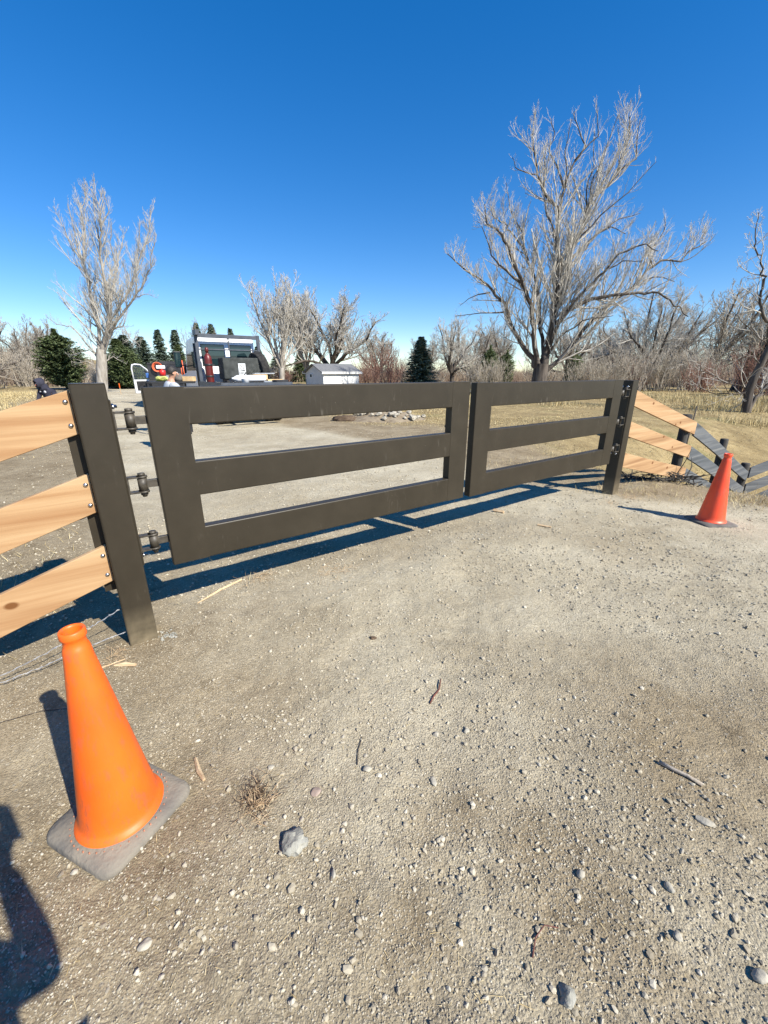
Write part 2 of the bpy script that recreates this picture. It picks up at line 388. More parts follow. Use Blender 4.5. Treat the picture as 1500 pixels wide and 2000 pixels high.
def terrain(x, y, fine=True):
    x = np.asarray(x, float); y = np.asarray(y, float)
    dx, dy = x - 9.3, y - 9.4
    u = dx * .8175 + dy * .576; v_ = -dx * .576 + dy * .8175
    z = -1.78 * np.exp(-(np.where(u > 0, u / 5.5, u / 2.35) ** 2 + (np.where(v_ > 0, v_ / 1.9, v_ / 2.3)) ** 2) / 2)
    z = z - .16 * np.exp(-(((x - 5.2) / 1.6) ** 2 + ((y - 8.4) / 1.0) ** 2))
    # shallow swale to the left of the road
    z = z - .10 * np.exp(-(((x + 4.2) / 1.2) ** 2 + ((y - 2.2) / 1.6) ** 2))
    r = np.sqrt(x * x + y * y)
    far = sstep(8, 30, r)
    z = z + far * (.22 * fbm(x * .09, y * .09, 5, 3))
    # low wooded rise far on the left
    z = z + 9 * np.exp(-(((x + 150) / 70) ** 2 + ((y - 150) / 50) ** 2))
    near = 1 - sstep(14, 40, r)
    z = z + near * .014 * fbm(x * 1.1, y * 1.1, 11, 3)
    if fine:
        z = z + near * (.013 * fbm(x * 4, y * 4, 21, 4) + .0075 * fbm(x * 15, y * 15, 31, 4))
        # shallow wheel tracks curving through the gate
        q = x - .9 - .25 * y
        for c_ in (-1.0, .85): z = z - near * .012 * np.exp(-((q - c_) / .16) ** 2) * (.6 + .4 * np.sin((y * 1.0) * 42 + x * 9) * (vnoise(x * 1.5, y * 1.5, 91) > .55))
        # lumpy disturbed strip at bottom left
        k = (1 - sstep(.5, 1.3, np.abs(x + .55))) * (1 - sstep(.7, 1.2, y))
        z = z + k * .02 * np.abs(fbm(x * 9 + y * 3, y * 9, 41, 3))
    return z
def gz(x, y): return float(terrain(np.array([x]), np.array([y]))[0])

def build_ground():
    rs = list(np.geomspace(.05, .45, 8)[:-1]) + list(.45 * 1.0088 ** np.arange(0, 980))
    rs = [r for r in rs if r < 2600] + [2600]
    rs = np.array(rs)
    th = np.concatenate([np.radians(np.arange(-66, 66.01, .42)), np.radians(np.arange(72, 294, 6))])
    n, m = len(rs), len(th)
    RR, TT = np.meshgrid(rs, th, indexing='ij')
    X = RR * np.sin(TT); Y = RR * np.cos(TT)
    x, y = X.ravel(), Y.ravel(); z = terrain(x, y)
    sdf = poly_sdf(x, y, ROAD)
    wob = .55 * fbm(x * .55, y * .55, 61, 5)
    edge = sstep(.35, -.35, sdf + wob * np.where(np.hypot(x, y) > 7, .45, 1.0))
    # on the apron brown soil shows through on the left and close by
    near = 1 - sstep(2.5, 6.5, np.hypot(x, y))
    pale = np.clip(.45 + .17 * (x + .2) + 1.5 * fbm(x * .7, y * .7, 71, 5), 0, 1)
    for sx_, sy_, sr_ in ((.66, .74, .13), (.55, .98, .16), (.30, 1.12, .10), (.10, .78, .09)): pale = pale * (1 - .9 * np.exp(-((x - sx_) ** 2 + (y - sy_) ** 2) / (2 * sr_ ** 2) * (1 + 1.2 * fbm(x * 8, y * 8, 77, 3))))
    road = edge * (near * pale * .8 + (1 - near) * (.72 + .28 * sstep(-.3, .3, fbm(x * .5, y * .5, 75, 4))))
    grass = sstep(1.2, 4.2, sdf + 2.2 * fbm(x * .22, y * .22, 81, 4) - 1.2 * np.exp(-((x + 4.5) ** 2 + (y - 3.4) ** 2) / 9) - 1.6 * np.exp(-((x - 1.8) ** 2 + (y - 12.5) ** 2) / 14)) * .95
    V = np.stack([x, y, z], 1)
    i = np.arange(n - 1)[:, None]; j = np.arange(m)[None, :]; j2 = (j + 1) % m
    F = np.stack([i * m + j, i * m + j2, (i + 1) * m + j2, (i + 1) * m + j], -1).reshape(-1, 4)[:, ::-1]
    fm = edge[F].mean(1) > .5
    for nm, sel in (('gravel_road', fm), ('ground', ~fm)):
        f = F[sel]; ids, inv = np.unique(f.ravel(), return_inverse=True)
        o = np_mesh(nm, V[ids], inv.reshape(f.shape), M_earth, attrs={'road': road[ids], 'grass': grass[ids]}, smooth=True)
        tag(o, kind='structure')
build_ground()

def grass_mask(x, y):
    sdf = poly_sdf(x, y, ROAD)
    return sstep(1.0, 3.6, sdf + 2.2 * fbm(x * .22, y * .22, 81, 4) - 1.2 * np.exp(-((x + 4.5) ** 2 + (y - 3.4) ** 2) / 9) - 1.6 * np.exp(-((x - 1.8) ** 2 + (y - 12.5) ** 2) / 14))

# ------------------------------------------------------------------ loose gravel, straw and grass (uncountable)
def ico_unit(sub):
    bm = bmesh.new(); bmesh.ops.create_icosphere(bm, subdivisions=sub, radius=1)
    v = np.array([q.co[:] for q in bm.verts]); f = np.array([[q.index for q in t.verts] for t in bm.faces]); bm.free(); return v, f
OCT_V = np.array([(1, 0, 0), (-1, 0, 0), (0, 1, 0), (0, -1, 0), (0, 0, 1), (0, 0, -1)], float)
OCT_F = np.array([(0, 2, 4), (2, 1, 4), (1, 3, 4), (3, 0, 4), (2, 0, 5), (1, 2, 5), (3, 1, 5), (0, 3, 5)])
def scatter(name, P, S, unit, m, seed, squash=(.45, .85), sink=.25, kind='stuff', jit=.28):
    g = np.random.RandomState(seed); uv, uf = unit; k = len(P); n = len(uv)
    a = g.rand(k) * 2 * PI; ca, sa = np.cos(a), np.sin(a)
    sc3 = np.stack([S * g.uniform(.75, 1.25, k), S * g.uniform(.6, 1.0, k), S * g.uniform(*squash, k)], 1)
    J = 1 + g.uniform(-jit, jit, (k, n, 1))
    W = uv[None] * J * sc3[:, None, :]
    x = W[..., 0] * ca[:, None] - W[..., 1] * sa[:, None]; y = W[..., 0] * sa[:, None] + W[..., 1] * ca[:, None]
    tl = g.uniform(-.3, .3, k)[:, None]
    z = W[..., 2] + x * tl
    z0 = terrain(P[:, 0], P[:, 1]) + sc3[:, 2] * (1 - sink * 2)
    V = np.stack([x + P[:, 0:1], y + P[:, 1:2], z + z0[:, None]], -1).reshape(-1, 3)
    F = (uf[None] + (np.arange(k) * n)[:, None, None]).reshape(-1, 3)
    tone = np.repeat(g.beta(2, 2.2, k), n)
    return tag(np_mesh(name, V, F, m, attrs={'tone': tone}), kind=kind)
def rand_pts(n, seed, r0, r1, powr=1.0, cl=1.2, clw=.6, half=64):
    g = np.random.RandomState(seed)
    r = (r0 ** powr + g.rand(n * 3) * (r1 ** powr - r0 ** powr)) ** (1 / powr); t = np.radians(g.uniform(-half, half, n * 3))
    x, y = r * np.sin(t), r * np.cos(t)
    k = g.rand(n * 3) < np.clip(.5 + clw * 2.2 * fbm(x * cl, y * cl, seed, 4), .04, 1)
    x, y = x[k][:n], y[k][:n]
    return np.stack([x, y], 1), g
Pt, g = rand_pts(80000, 3, .45, 3.4, 1.5, 1.6, .8)
o = scatter('gravel', Pt, (.0013 + .0034 * g.rand(len(Pt)) ** 2.6), (OCT_V, OCT_F), M_peb, 1)
Pt, g = rand_pts(16000, 4, .45, 5.0, 1.4, 1.1, 1.0)
s = .0028 + .0085 * g.rand(len(Pt)) ** 5
o = scatter('gravel', Pt, s, ico_unit(1), M_peb, 2)
Pt, g = rand_pts(30000, 5, 3.0, 14, 1.25, .8, .9)
kk = poly_sdf(Pt[:, 0], Pt[:, 1], ROAD) < 1.0; Pt = Pt[kk]
o = scatter('gravel', Pt, .0035 + .014 * g.rand(len(Pt)) ** 4, (OCT_V, OCT_F), M_peb, 3)
Pt, g = rand_pts(26000, 19, .9, 6.5, 1.3, 2.6, 3.0)
Pt = Pt[Pt[:, 0] > -.4 - .3 * Pt[:, 1]]
o = scatter('gravel', Pt, .0022 + .0065 * g.rand(len(Pt)) ** 3, (OCT_V, OCT_F), M_peb, 12, (.5, .9), .15)
# clusters of bigger stones like the ones in the photograph
g = np.random.RandomState(9); cl = []
for (cx, cy, sx, n_) in ((-.48, 1.52, .16, 26), (.78, 1.38, .22, 34), (1.1, 1.42, .25, 36), (.05, 1.95, .3, 16), (.5, 1.9, .4, 22), (-.05, 1.08, .2, 20), (.45, .64, .16, 16),
                         (.9, 2.6, .7, 36), (-.35, .92, .2, 22), (1.2, .9, .35, 22), (.2, 1.35, .7, 20), (2.4, 3.2, 1.2, 50), (.4, 3.2, .9, 46), (-.9, 3.2, .5, 16), (3.6, 3.6, .8, 30), (-.55, .8, .2, 18)):
    cl.append(np.stack([cx + g.randn(n_) * sx, cy + g.randn(n_) * sx * .7], 1))
cl = np.concatenate(cl); cl = cl[np.hypot(cl[:, 0] + 1.0, cl[:, 1] - 1.12) > .33]
o = scatter('gravel', cl, .0045 + .010 * g.rand(len(cl)) ** 2.2, ico_unit(1), M_peb, 8, (.4, .8), .25, jit=.2)

def blades(name, P, h, wd, m, seed, lean=.5, flat=False):
    g = np.random.RandomState(seed); k = len(P)
    a = g.rand(k) * 2 * PI; b = g.rand(k) * 2 * PI
    z0 = terrain(P[:, 0], P[:, 1]) - .004
    hh = h * g.uniform(.5, 1.1, k); lx = np.cos(b) * hh * lean * g.rand(k); ly = np.sin(b) * hh * lean * g.rand(k)
    wx, wy = np.cos(a) * wd / 2, np.sin(a) * wd / 2
    if flat:
        lx = np.cos(b) * hh; ly = np.sin(b) * hh; wx, wy = -np.sin(b) * wd / 2, np.cos(b) * wd / 2
        zt = z0 + .008 + .02 * g.rand(k) * hh; z0 = z0 + .009
    else: zt = z0 + hh
    A = np.stack([P[:, 0] - wx, P[:, 1] - wy, z0], 1); B = np.stack([P[:, 0] + wx, P[:, 1] + wy, z0], 1)
    C = np.stack([P[:, 0] + lx, P[:, 1] + ly, zt], 1)
    V = np.stack([A, B, C], 1).reshape(-1, 3)
    return tag(np_mesh(name, V, np.arange(3 * k).reshape(-1, 3), m, attrs={'tone': np.repeat(g.rand(k), 3)}), kind='stuff')
Pt, g = rand_pts(150000, 12, 3.2, 46, 1.15, .35, .9)
gm_ = grass_mask(Pt[:, 0], Pt[:, 1]); Pt = Pt[g.rand(len(Pt)) < gm_ * .95 + .0]
rr = np.hypot(Pt[:, 0], Pt[:, 1])
o = blades('dry_grass', Pt, .035 + .004 * rr * .5 * g.rand(len(Pt)), .004 + .0009 * rr, M_grassb, 5, 1.6)
# taller pale clumps at the back of the field and by the fence
tall = []
g = np.random.RandomState(15)
for i in range(420):
    t = R(g.uniform(-44, 46)); r = g.uniform(20, 44)
    if i < 60: t = R(g.uniform(36, 46)); r = g.uniform(24, 34)
    x, y = r * math.sin(t), r * math.cos(t)
    if grass_mask(np.array([x]), np.array([y]))[0] < .6: continue
    nn = 46; tall.append(np.stack([x + g.randn(nn) * .4, y + g.randn(nn) * .2], 1))
tall = np.concatenate(tall)
o = blades('tall_grass', tall, .36, .022, M_grassb, 6, .5)
near_t = []
for (cx, cy, sx, sy, n_) in ((5.3, 5.3, .5, .25, 500), (6.2, 5.6, .6, .5, 700), (3.9, 5.9, .4, .35, 260), (3.2, 5.6, .25, .2, 130), (7.6, 8.2, .8, .8, 900), (8.8, 8.3, .6, .5, 800), (5.2, 6.9, .3, .3, 200), (-3.4, 3.0, .8, .8, 300), (2.5, 7.5, .8, .5, 300),(4.6,5.2,.5,.15,160)):
    near_t.append(np.stack([cx + g.randn(n_) * sx, cy + g.randn(n_) * sy], 1))
o = blades('tufted_grass', np.concatenate(near_t), .085, .006, M_grassb, 7, 1.7)
Pt, g = rand_pts(2600, 14, .6, 7, 1.2, 1.5, 1.0)
o = blades('straw', Pt, .012 + .05 * g.rand(len(Pt)) ** 2, .0014 + .0012 * g.rand(len(Pt)), M_straw, 8, flat=True)

# ------------------------------------------------------------------ gate (frame: x along the gate, y away from camera, z up)
GA = R(35.16); GO = Vector((-1.437, 2.203, 0))
gx = Vector((math.cos(GA), math.sin(GA), 0)); gy = Vector((-math.sin(GA), math.cos(GA), 0))
def gp(s, p=0, z=0): return GO + gx * s + gy * p + Vector((0, 0, z))
def rrect(w_, d, r, which='tbfb', n=4):
    """rounded rectangle (0..w_, 0..d); which corners are rounded: a=(0,0) b=(w,0) c=(w,d) e=(0,d)"""
    out = []
    for key, cx, cy, a0 in (('a', r, r, 180), ('b', w_ - r, r, 270), ('c', w_ - r, d - r, 0), ('e', r, d - r, 90)):
        if key in which:
            for i in range(n + 1):
                a = R(a0 + 90 * i / n); out.append((cx + r * math.cos(a), cy + r * math.sin(a)))
        else:
            out.append({'a': (0, 0), 'b': (w_, 0), 'c': (w_, d), 'e': (0, d)}[key])
    return out
TH = .076
def smooth_prism(o):
    for p in o.data.polygons: p.use_smooth = len(p.vertices) == 4
    md = o.modifiers.new('ws', 'WEIGHTED_NORMAL'); md.keep_sharp = True
    for e in o.data.edges:
        pass
    return o
def leaf(s0, s1, z0, z1, hinge_side, label, scuffs):
    root = empty('gate_leaf', gp(s0, 0, 0), GA, label, 'gate', 'two leaves of the double gate')
    L_ = s1 - s0; st = .212; rail = .212; r = .009
    # stiles: rounded on the outer corners only
    MB().prism([(x, y) for x, y in rrect(st, TH, r, 'ae')], 'z', z0, z1).build('stile', M_steel, root)
    pr_ = [(L_ - st + x, y) for x, y in rrect(st, TH, r, 'bc')]
    MB().prism(pr_, 'z', z0, z1).build('stile', M_steel, root)
    zz = [(z0, z0 + rail), (.883 * 1.0 + (z0 - .465) , 1.093 + (z0 - .465)), (z1 - rail, z1)]
    for nm, (a, b) in zip(('bottom_rail', 'middle_rail', 'top_rail'), zz):
        poly = [(.0012 + y * (TH - .0024) / TH, a + x) for x, y in rrect(b - a, TH, r, 'abce')]
        MB().prism(poly, 'x', st, L_ - st).build(nm, M_steel, root)
    # small weld drain caps
    for z in (1.35, .99, .635):
        a = MB()
        if hinge_side < 0: a.span((-.066, .024, z - .022), (0, .052, z + .022)); px = -.078
        else: a.span((L_, .024, z - .022), (L_ + .066, .052, z + .022)); px = L_ + .078
        arm = a.build('hinge_arm', M_hw, root, .003)
        MB().lathe([(.0, -.036), (.025, -.036), (.025, .036), (0, .036)], 18, Matrix.Translation((px, .038, z))).build('hinge_barrel', M_hw, arm)
    return root
leafL = leaf(.160, 2.690, .465, 1.523, -1, 'longer dark bronze steel gate leaf hinged to the near post beside the cone', 0)
leafR = leaf(2.772, 5.400, .455, 1.512, 1, 'dark bronze steel gate leaf farther back, hinged to the post by the sloping grey fence', 1)

def gate_post(s0, s1, h, hinge_side, label, base=0.0):
    wd = s1 - s0; root = empty('gate_post', gp(s0, 0, base), GA, label, 'post', 'posts either side of the gate')
    d = .154
    MB().prism(rrect(wd, d, .012, 'abce'), 'z', -.25, h - .004 - base).build('post_tube', M_steel, root)
    MB().prism([(x * .985 + wd * .0075, y * .985 + d * .0075) for x, y in rrect(wd, d, .014, 'abce')], 'z', h - .004 - base, h + .002 - base).build('post_cap', M_steel, root, .002)
    fx = wd if hinge_side > 0 else 0
    sg = 1 if hinge_side > 0 else -1
    pl = MB().span((fx, .02, .50 - base), (fx + sg * .008, d - .004, 1.46 - base)).build('hinge_plate', M_steel, root, .002)
    for z in (1.35, .99, .635):
        m_ = MB()
        for dz in (-.044, .044):
            m_.span((fx + sg * .008, .018, z + dz - .005 - base), (fx + sg * .082, .062, z + dz + .005 - base))
            m_.lathe([(0, -.005), (.029, -.005), (.029, .005), (0, .005)], 16, Matrix.Translation((fx + sg * .082, .038, z + dz - base)))
        m_.span((fx + sg * .006, .018, z - .048 - base), (fx + sg * .014, .058, z + .048 - base))
        b = m_.build('hinge_bracket', M_hw, root)
        q = MB().lathe([(0, -.075), (.011, -.075), (.013, -.07), (.013, .05), (.019, .05), (.019, .064), (0, .066)], 12, Matrix.Translation((fx + sg * .082, .038, z - base)))
        q.lathe([(.013, -.064), (.019, -.064), (.019, -.05), (.013, -.05)], 6, Matrix.Translation((fx + sg * .082, .038, z - base)))
        q.build('hinge_pin', M_hw, b)
    for z in (1.425, .555):
        for yy in (.05, .115):
            Mx = Matrix.Translation((fx + sg * .008, yy, z - base)) @ Matrix.Rotation(sg * PI / 2, 4, 'Y')
            MB().lathe([(0, 0), (.013, 0), (.013, .012), (.007, .013), (.007, .026), (0, .026)], 6, Mx).build('bolt', M_zinc, root)
    return root
postL = gate_post(-.156, 0, 1.545, 1, 'near dark steel gate post behind the orange cone')
postR = gate_post(5.648, 5.802, 1.50, -1, 'far dark steel gate post with fresh boards sloping down from it', base=-.03)

# ------------------------------------------------------------------ plank fences
def board(parent, s0, z0, s1, z1, wd, y, m, th=.036, name='board', vertend=True, bow=0.0, n=10):
    """plank in the local frame of its fence: top edge from (s0,z0) to (s1,z1), vertical ends"""
    vs = []; fs = []
    for i in range(n + 1):
        t = i / n; x = s0 + (s1 - s0) * t; z = z0 + (z1 - z0) * t + bow * 4 * t * (1 - t)
        for (yy, zz) in ((y, z), (y + th, z), (y + th, z - wd), (y, z - wd)): vs.append((x, yy, zz))
    for i in range(n):
        for k in range(4): fs.append((i * 4 + k, i * 4 + (k + 1) % 4, i * 4 + 4 + (k + 1) % 4, i * 4 + 4 + k))
    fs += [(0, 1, 2, 3), (n * 4 + 3, n * 4 + 2, n * 4 + 1, n * 4)]
    a = MB(); a.add(vs, fs)
    o = a.build(name, m, parent)
    b = o.modifiers.new('bevel', 'BEVEL'); b.width = .003; b.segments = 1; b.limit_method = 'ANGLE'
    return o
def log_post(parent, x, y, z0, z1, r=.07):
    return MB().lathe([(0, z0), (r, z0), (r, z1 - .02), (r * .86, z1), (0, z1 + .004)], 14, Matrix.Translation((x, y, 0))).build('post', M_post, parent)
# left run: fresh boards falling away from the near gate post
fl = empty('plank_fence', gp(-.156, 0, 0), GA, 'fresh cedar three plank fence bolted to the near gate post above barbed wire', 'fence', 'plank fences either side of the gate')
mb = MB().span((-.058, .088, .36), (0.0, .096, 1.50)); mb.span((-.058, .096, .36), (-.05, .14, 1.50)); mb.build('mounting_angle', M_steel, fl)
for (zt, zb, L_) in ((1.518, 1.297, 2.35), (1.083, .866, 2.35), (.663, .440, 2.35)):
    w_ = zt - zb
    bo = board(fl, -L_, zt - L_ * .335, -.0025, zt - .003, w_, .05, M_cedar, bow=.008)
    for zz in (zt - .052, zb + .05):
        Mx = Matrix.Translation((-.028, .05, zz - .008)) @ Matrix.Rotation(PI / 2, 4, 'X')
        MB().lathe([(0, .011), (.006, .010), (.0105, .006), (.0125, 0), (.0125, -.001)], 14, Mx).build('bolt', M_zinc, bo)
log_post(fl, -2.3, .16, -.35, .98)
def wire(parent, pts, name='barbed_wire_strand', seed=1):
    g = random.Random(seed); a = MB(); P = [Vector(p) for p in pts]; fine = []
    for i in range(len(P) - 1):
        for k in range(26):
            t = k / 26; fine.append(P[i].lerp(P[i + 1], t))
    fine.append(P[-1])
    A = []; B = []
    for i, p in enumerate(fine):
        ph = i * 1.3; w_ = Vector((g.uniform(-.004, .004), g.uniform(-.003, .003), g.uniform(-.004, .004)))
        A.append(p + w_ + Vector((0, math.cos(ph), math.sin(ph))) * .0022); B.append(p + w_ - Vector((0, math.cos(ph), math.sin(ph))) * .0022)
    a.tube(A, .0017, 4); a.tube(B, .0017, 4)
    for i in range(4, len(fine), 6):
        p = fine[i]
        for q in range(2):
            d = Vector((g.uniform(-.3, .3), g.uniform(-1, 1), g.uniform(-1, 1))).normalized() * .012
            a.tube([p - d, p + d], [.0004, .0011], 3)
    return a.build(name, M_wire, parent)
wire(fl, [(-.05, .145, .82), (-.6, .16, .70), (-1.4, .19, .55), (-2.3, .20, .38)], seed=1)
wire(fl, [(-.005, .045, .245), (-.4, .01, .11), (-.9, -.01, -.005), (-2.2, .02, -.02)], seed=2)
wire(fl, [(-.005, .035, .09), (-.5, .0, .035), (-1.0, -.04, .02), (-2.2, -.05, .0)], seed=3)
# right run
fr = empty('plank_fence', gp(5.802, 0, 0), GA, 'three plank fence from fresh wood to grey wood, dropping behind the small far cone', 'fence', 'plank fences either side of the gate')
S0 = 5.802
for zt, zf in ((1.405, .80), (.995, .398), (.560, .012)):
    board(fr, .0025, zt, 8.29 - S0, zf, .205, .06, M_cedar2, bow=-.004)
for zt, zf, w_ in ((.797, -.58, .225), (.395, -.96, .225), (.009, -1.34, .225)):
    b = board(fr, 8.293 - S0, zt, 10.42 - S0, zt + (zf - zt) * .545, w_, .064, M_grey, bow=.01)
    b = board(fr, 10.424 - S0, zt + (zf - zt) * .548, 12.15 - S0, zf, w_, .066, M_grey, bow=-.01)
log_post(fr, 8.06 - S0 + .06, .17, -.75, .93, .075)
log_post(fr, 10.30 - S0, .175, -1.6, .33, .07)
log_post(fr, 12.2 - S0, .17, -2.3, -.40, .085)
fr2 = empty('plank_fence', gp(12.2, .1, 0), R(12), 'weathered grey plank fence climbing out of the ditch at the far corner', 'fence', 'plank fences either side of the gate')
for zt in (-.53, -.93, -1.33):
    board(fr2, .05, zt + .03, 2.6, zt + .80, .25, -.02, M_grey)
log_post(fr2, 2.55, .1, -1.6, .30, .075)
# steel picket behind the right fence
MB().tube([(5.6, 7.6, gz(5.6, 7.6) - .2), (5.66, 7.6, 1.02)], .011, 6).build('steel_picket', M_barkd)
tag(bpy.data.objects['steel_picket'], 'thin dark steel picket standing in the grass behind the fresh sloping boards', 'picket')

# ------------------------------------------------------------------ traffic cones
def cone_mat(name, base, scuff, patch):
    m, N, L, b = new_mat(name)
    tc = N.new('ShaderNodeTexCoord')
    n = N.new('ShaderNodeTexNoise'); n.inputs['Scale'].default_value = 3; n.inputs['Detail'].default_value = 4; L.new(tc.outputs['Object'], n.inputs['Vector'])
    r = N.new('ShaderNodeValToRGB'); r.color_ramp.elements[0].position = .35; r.color_ramp.elements[1].position = .7
    r.color_ramp.elements[0].color = (*base, 1); r.color_ramp.elements[1].color = (*patch, 1); L.new(n.outputs['Fac'], r.inputs[0])
    n2 = N.new('ShaderNodeTexNoise'); n2.inputs['Scale'].default_value = 30; n2.inputs['Detail'].default_value = 8; n2.inputs['Roughness'].default_value = .75
    mp = N.new('ShaderNodeMapping'); mp.inputs['Scale'].default_value = (1, 1, .35); L.new(tc.outputs['Object'], mp.inputs[0]); L.new(mp.outputs[0], n2.inputs['Vector'])
    r2 = N.new('ShaderNodeValToRGB'); r2.color_ramp.elements[0].position = .51; r2.color_ramp.elements[1].position = .66; L.new(n2.outputs['Fac'], r2.inputs[0])
    mu = N.new('ShaderNodeMath'); mu.operation = 'MULTIPLY'; mu.inputs[1].default_value = .7; L.new(r2.outputs[0], mu.inputs[0])
    mx = N.new('ShaderNodeMixRGB'); mx.inputs[2].default_value = (*scuff, 1); L.new(mu.outputs[0], mx.inputs[0]); L.new(r.outputs[0], mx.inputs[1])
    L.new(mx.outputs[0], b.inputs['Base Color']); b.inputs['Roughness'].default_value = .45
    b.inputs['Subsurface Weight'].default_value = .05; b.inputs['Subsurface Radius'].default_value = (.05, .015, .005); b.inputs['Subsurface Scale'].default_value = .3
    bp = N.new('ShaderNodeBump'); bp.inputs['Strength'].default_value = .12; bp.inputs['Distance'].default_value = .002
    L.new(n2.outputs['Fac'], bp.inputs['Height']); L.new(bp.outputs[0], b.inputs['Normal'])
    return m
M_coneA = cone_mat('orange_cone', (.86, .115, .008), (.40, .10, .05), (.90, .155, .010))
M_coneB = cone_mat('red_orange_cone', (.88, .075, .022), (.6, .1, .06), (.92, .10, .03))
M_dots = mat('dusty_orange', (.30, .13, .07), (.42, .20, .13), 40, .8)
M_rub = mat('dusty_rubber', (.12, .112, .10), (.27, .235, .18), 5, .95, .6, 60, lo=.35, hi=.7)
M_rubB = mat('grey_rubber', (.09, .085, .08), (.17, .155, .135), 7, .95, .5, 60)
def cone(name, loc, rz, m, mrub, H, label, lean=(0, 0), base=.182, r0=.132):
    root = empty(name, loc, rz, label, 'cone', 'traffic cones in front of the gate')
    # base: rounded square sheet with a raised collar
    a = MB(); P = []
    sq = []
    rc = .055
    for cx, cy, a0 in ((base - rc, base - rc, 0), (-base + rc, base - rc, 90), (-base + rc, -base + rc, 180), (base - rc, -base + rc, 270)):
        for i in range(9): q = R(a0 + 90 * i / 8); sq.append((cx + rc * math.cos(q), cy + rc * math.sin(q)))
    n = len(sq); rings = [(1.0, -.004), (1.005, .006), (.99, .018), (.965, .024), (.80, .029)]
    vs = [(x * k, y * k, z) for k, z in rings for x, y in sq]
    ang = [math.atan2(y, x) for x, y in sq]
    vs += [(r0 * 1.02 * math.cos(q), r0 * 1.02 * math.sin(q), .036) for q in ang]
    fs = [(i * n + k, i * n + (k + 1) % n, (i + 1) * n + (k + 1) % n, (i + 1) * n + k) for i in range(len(rings)) for k in range(n)]
    a.add(vs, fs, True); a.build('base', mrub, root)
    # pale orange moulding dots round the collar
    d = MB()
    for i in range(40):
        q = 2 * PI * i / 40; rr_ = r0 + .026
        d.lathe([(0, .003), (.0022, .0026), (.003, -.004)], 6, Matrix.Translation((rr_ * math.cos(q), rr_ * math.sin(q), .0315)))
    d.build('collar_dots', M_dots, root)
    prof = [(r0 + .014, .034), (r0 + .010, .043), (r0 + .002, .050), (r0 - .004, .064)]
    for i in range(1, 24):
        t = i / 24; prof.append(((r0 - .004) * (1 - t) + .040 * t, .064 + (H - .064 - .075) * t))
    zt = H - .075
    prof += [(.0405, zt + .004), (.0375, zt + .016), (.0345, zt + .022), (.0335, zt + .034), (.0345, zt + .044), (.0385, zt + .049), (.0395, zt + .055), (.0385, zt + .071), (.036, zt + .075), (.031, zt + .074), (.029, zt + .066), (.030, zt + .03), (.036, zt - .01), (.05, zt - .10), (.075, zt * .5), (r0 - .012, .04)]
    b = MB(); b.lathe(prof, 56)
    b.v = [(x + lean[0] * (z / H) ** 1.3, y + lean[1] * (z / H) ** 1.3, z) for x, y, z in b.v]
    b.build('cone_body', m, root)
    return root
c1 = cone('traffic_cone', (-1.0, 1.105, gz(-1.0, 1.105) - .002), R(-23), M_coneA, M_rub, .785, 'orange cone on a dusty rubber base in front of the near gate post', (-.062, .035))
c2 = cone('traffic_cone', (3.72, 4.37, gz(3.72, 4.37) - .004), R(2), M_coneB, M_rubB, .79, 'red orange cone in front of the sloping grey fence past the far gate post', (.0, 0), base=.19)

# ------------------------------------------------------------------ notable stones, sticks and chips
def rock(x, y, r, m, label, seed, cat='stone', name='stone', rz=0.0, group=None, sink=.3, rough=.13):
    a = MB(); g = random.Random(seed)
    bm = bmesh.new(); bmesh.ops.create_icosphere(bm, subdivisions=3, radius=1)
    off = [Vector((g.uniform(-1, 1), g.uniform(-1, 1), g.uniform(-1, 1))).normalized() for _ in range(9)]
    cut = [g.uniform(.62, .95) for _ in off]
    vs = []
    for v in bm.verts:
        p = v.co.copy()
        for n_, c_ in zip(off, cut):
            d = p.dot(n_)
            if d > c_: p -= n_ * (d - c_) * .85
        k = 1 + rough * (vnoise(np.array([p.x * 3 + seed]), np.array([p.y * 3 + p.z * 2.3]), seed)[0] - .5)
        vs.append((p.x * r[0] * k, p.y * r[1] * k, p.z * r[2] * k))
    fs = [tuple(v.index for v in f.verts) for f in bm.faces]; bm.free()
    a.add(vs, fs, True); o = a.build(name, m)
    o.location = (x, y, gz(x, y) + r[2] * (1 - 2 * sink)); o.rotation_euler = (0, 0, rz)
    o.modifiers.new('es', 'EDGE_SPLIT').split_angle = R(28)
    return tag(o, label, cat, group)
SG = 'larger stones lying on the gravel'
rock(-.325, 1.0, (.046, .042, .03), M_rockg, 'rough grey concrete lump, the biggest stone right of the orange cone', 3, 'concrete lump', 'concrete_lump', .6, None, .3, .6)
rock(-.07, 1.285, (.020, .016, .012), M_rock, 'small smooth white stone alone above the grey concrete lump', 4, rz=.3, group=SG)
rock(-.275, 1.195, (.022, .02, .008), M_rockp, 'flat pinkish stone just right of the dry weed clump', 5, rz=.9, group=SG)
rock(.245, 1.475, (.015, .014, .011), M_rock, 'white pebble on bare dirt near the middle of the foreground', 6, group=SG)
rock(.205, 1.24, (.013, .022, .010), M_rock, 'narrow upright-looking pale stone with dirt stuck to it, right of the white stone', 7, rz=.2, group=SG)
rock(1.20, 1.07, (.036, .016, .012), M_rock, 'long flat grey slab stone on the right of the foreground', 8, rz=-.55, group=SG)
rock(.93, .86, (.013, .018, .011), M_rock, 'oval white stone below and left of the long slab stone', 9, rz=.4, group=SG)
rock(.50, .62, (.024, .026, .017), M_rockg, 'chunky tan clod at the bottom edge with a thin root over it', 10, 'clod', 'clod', .2, None, .25, .5)
rock(1.045, .655, (.022, .016, .016), M_rock, 'bright stone with a dark shadow at the bottom right corner', 11, rz=.1, group=SG)
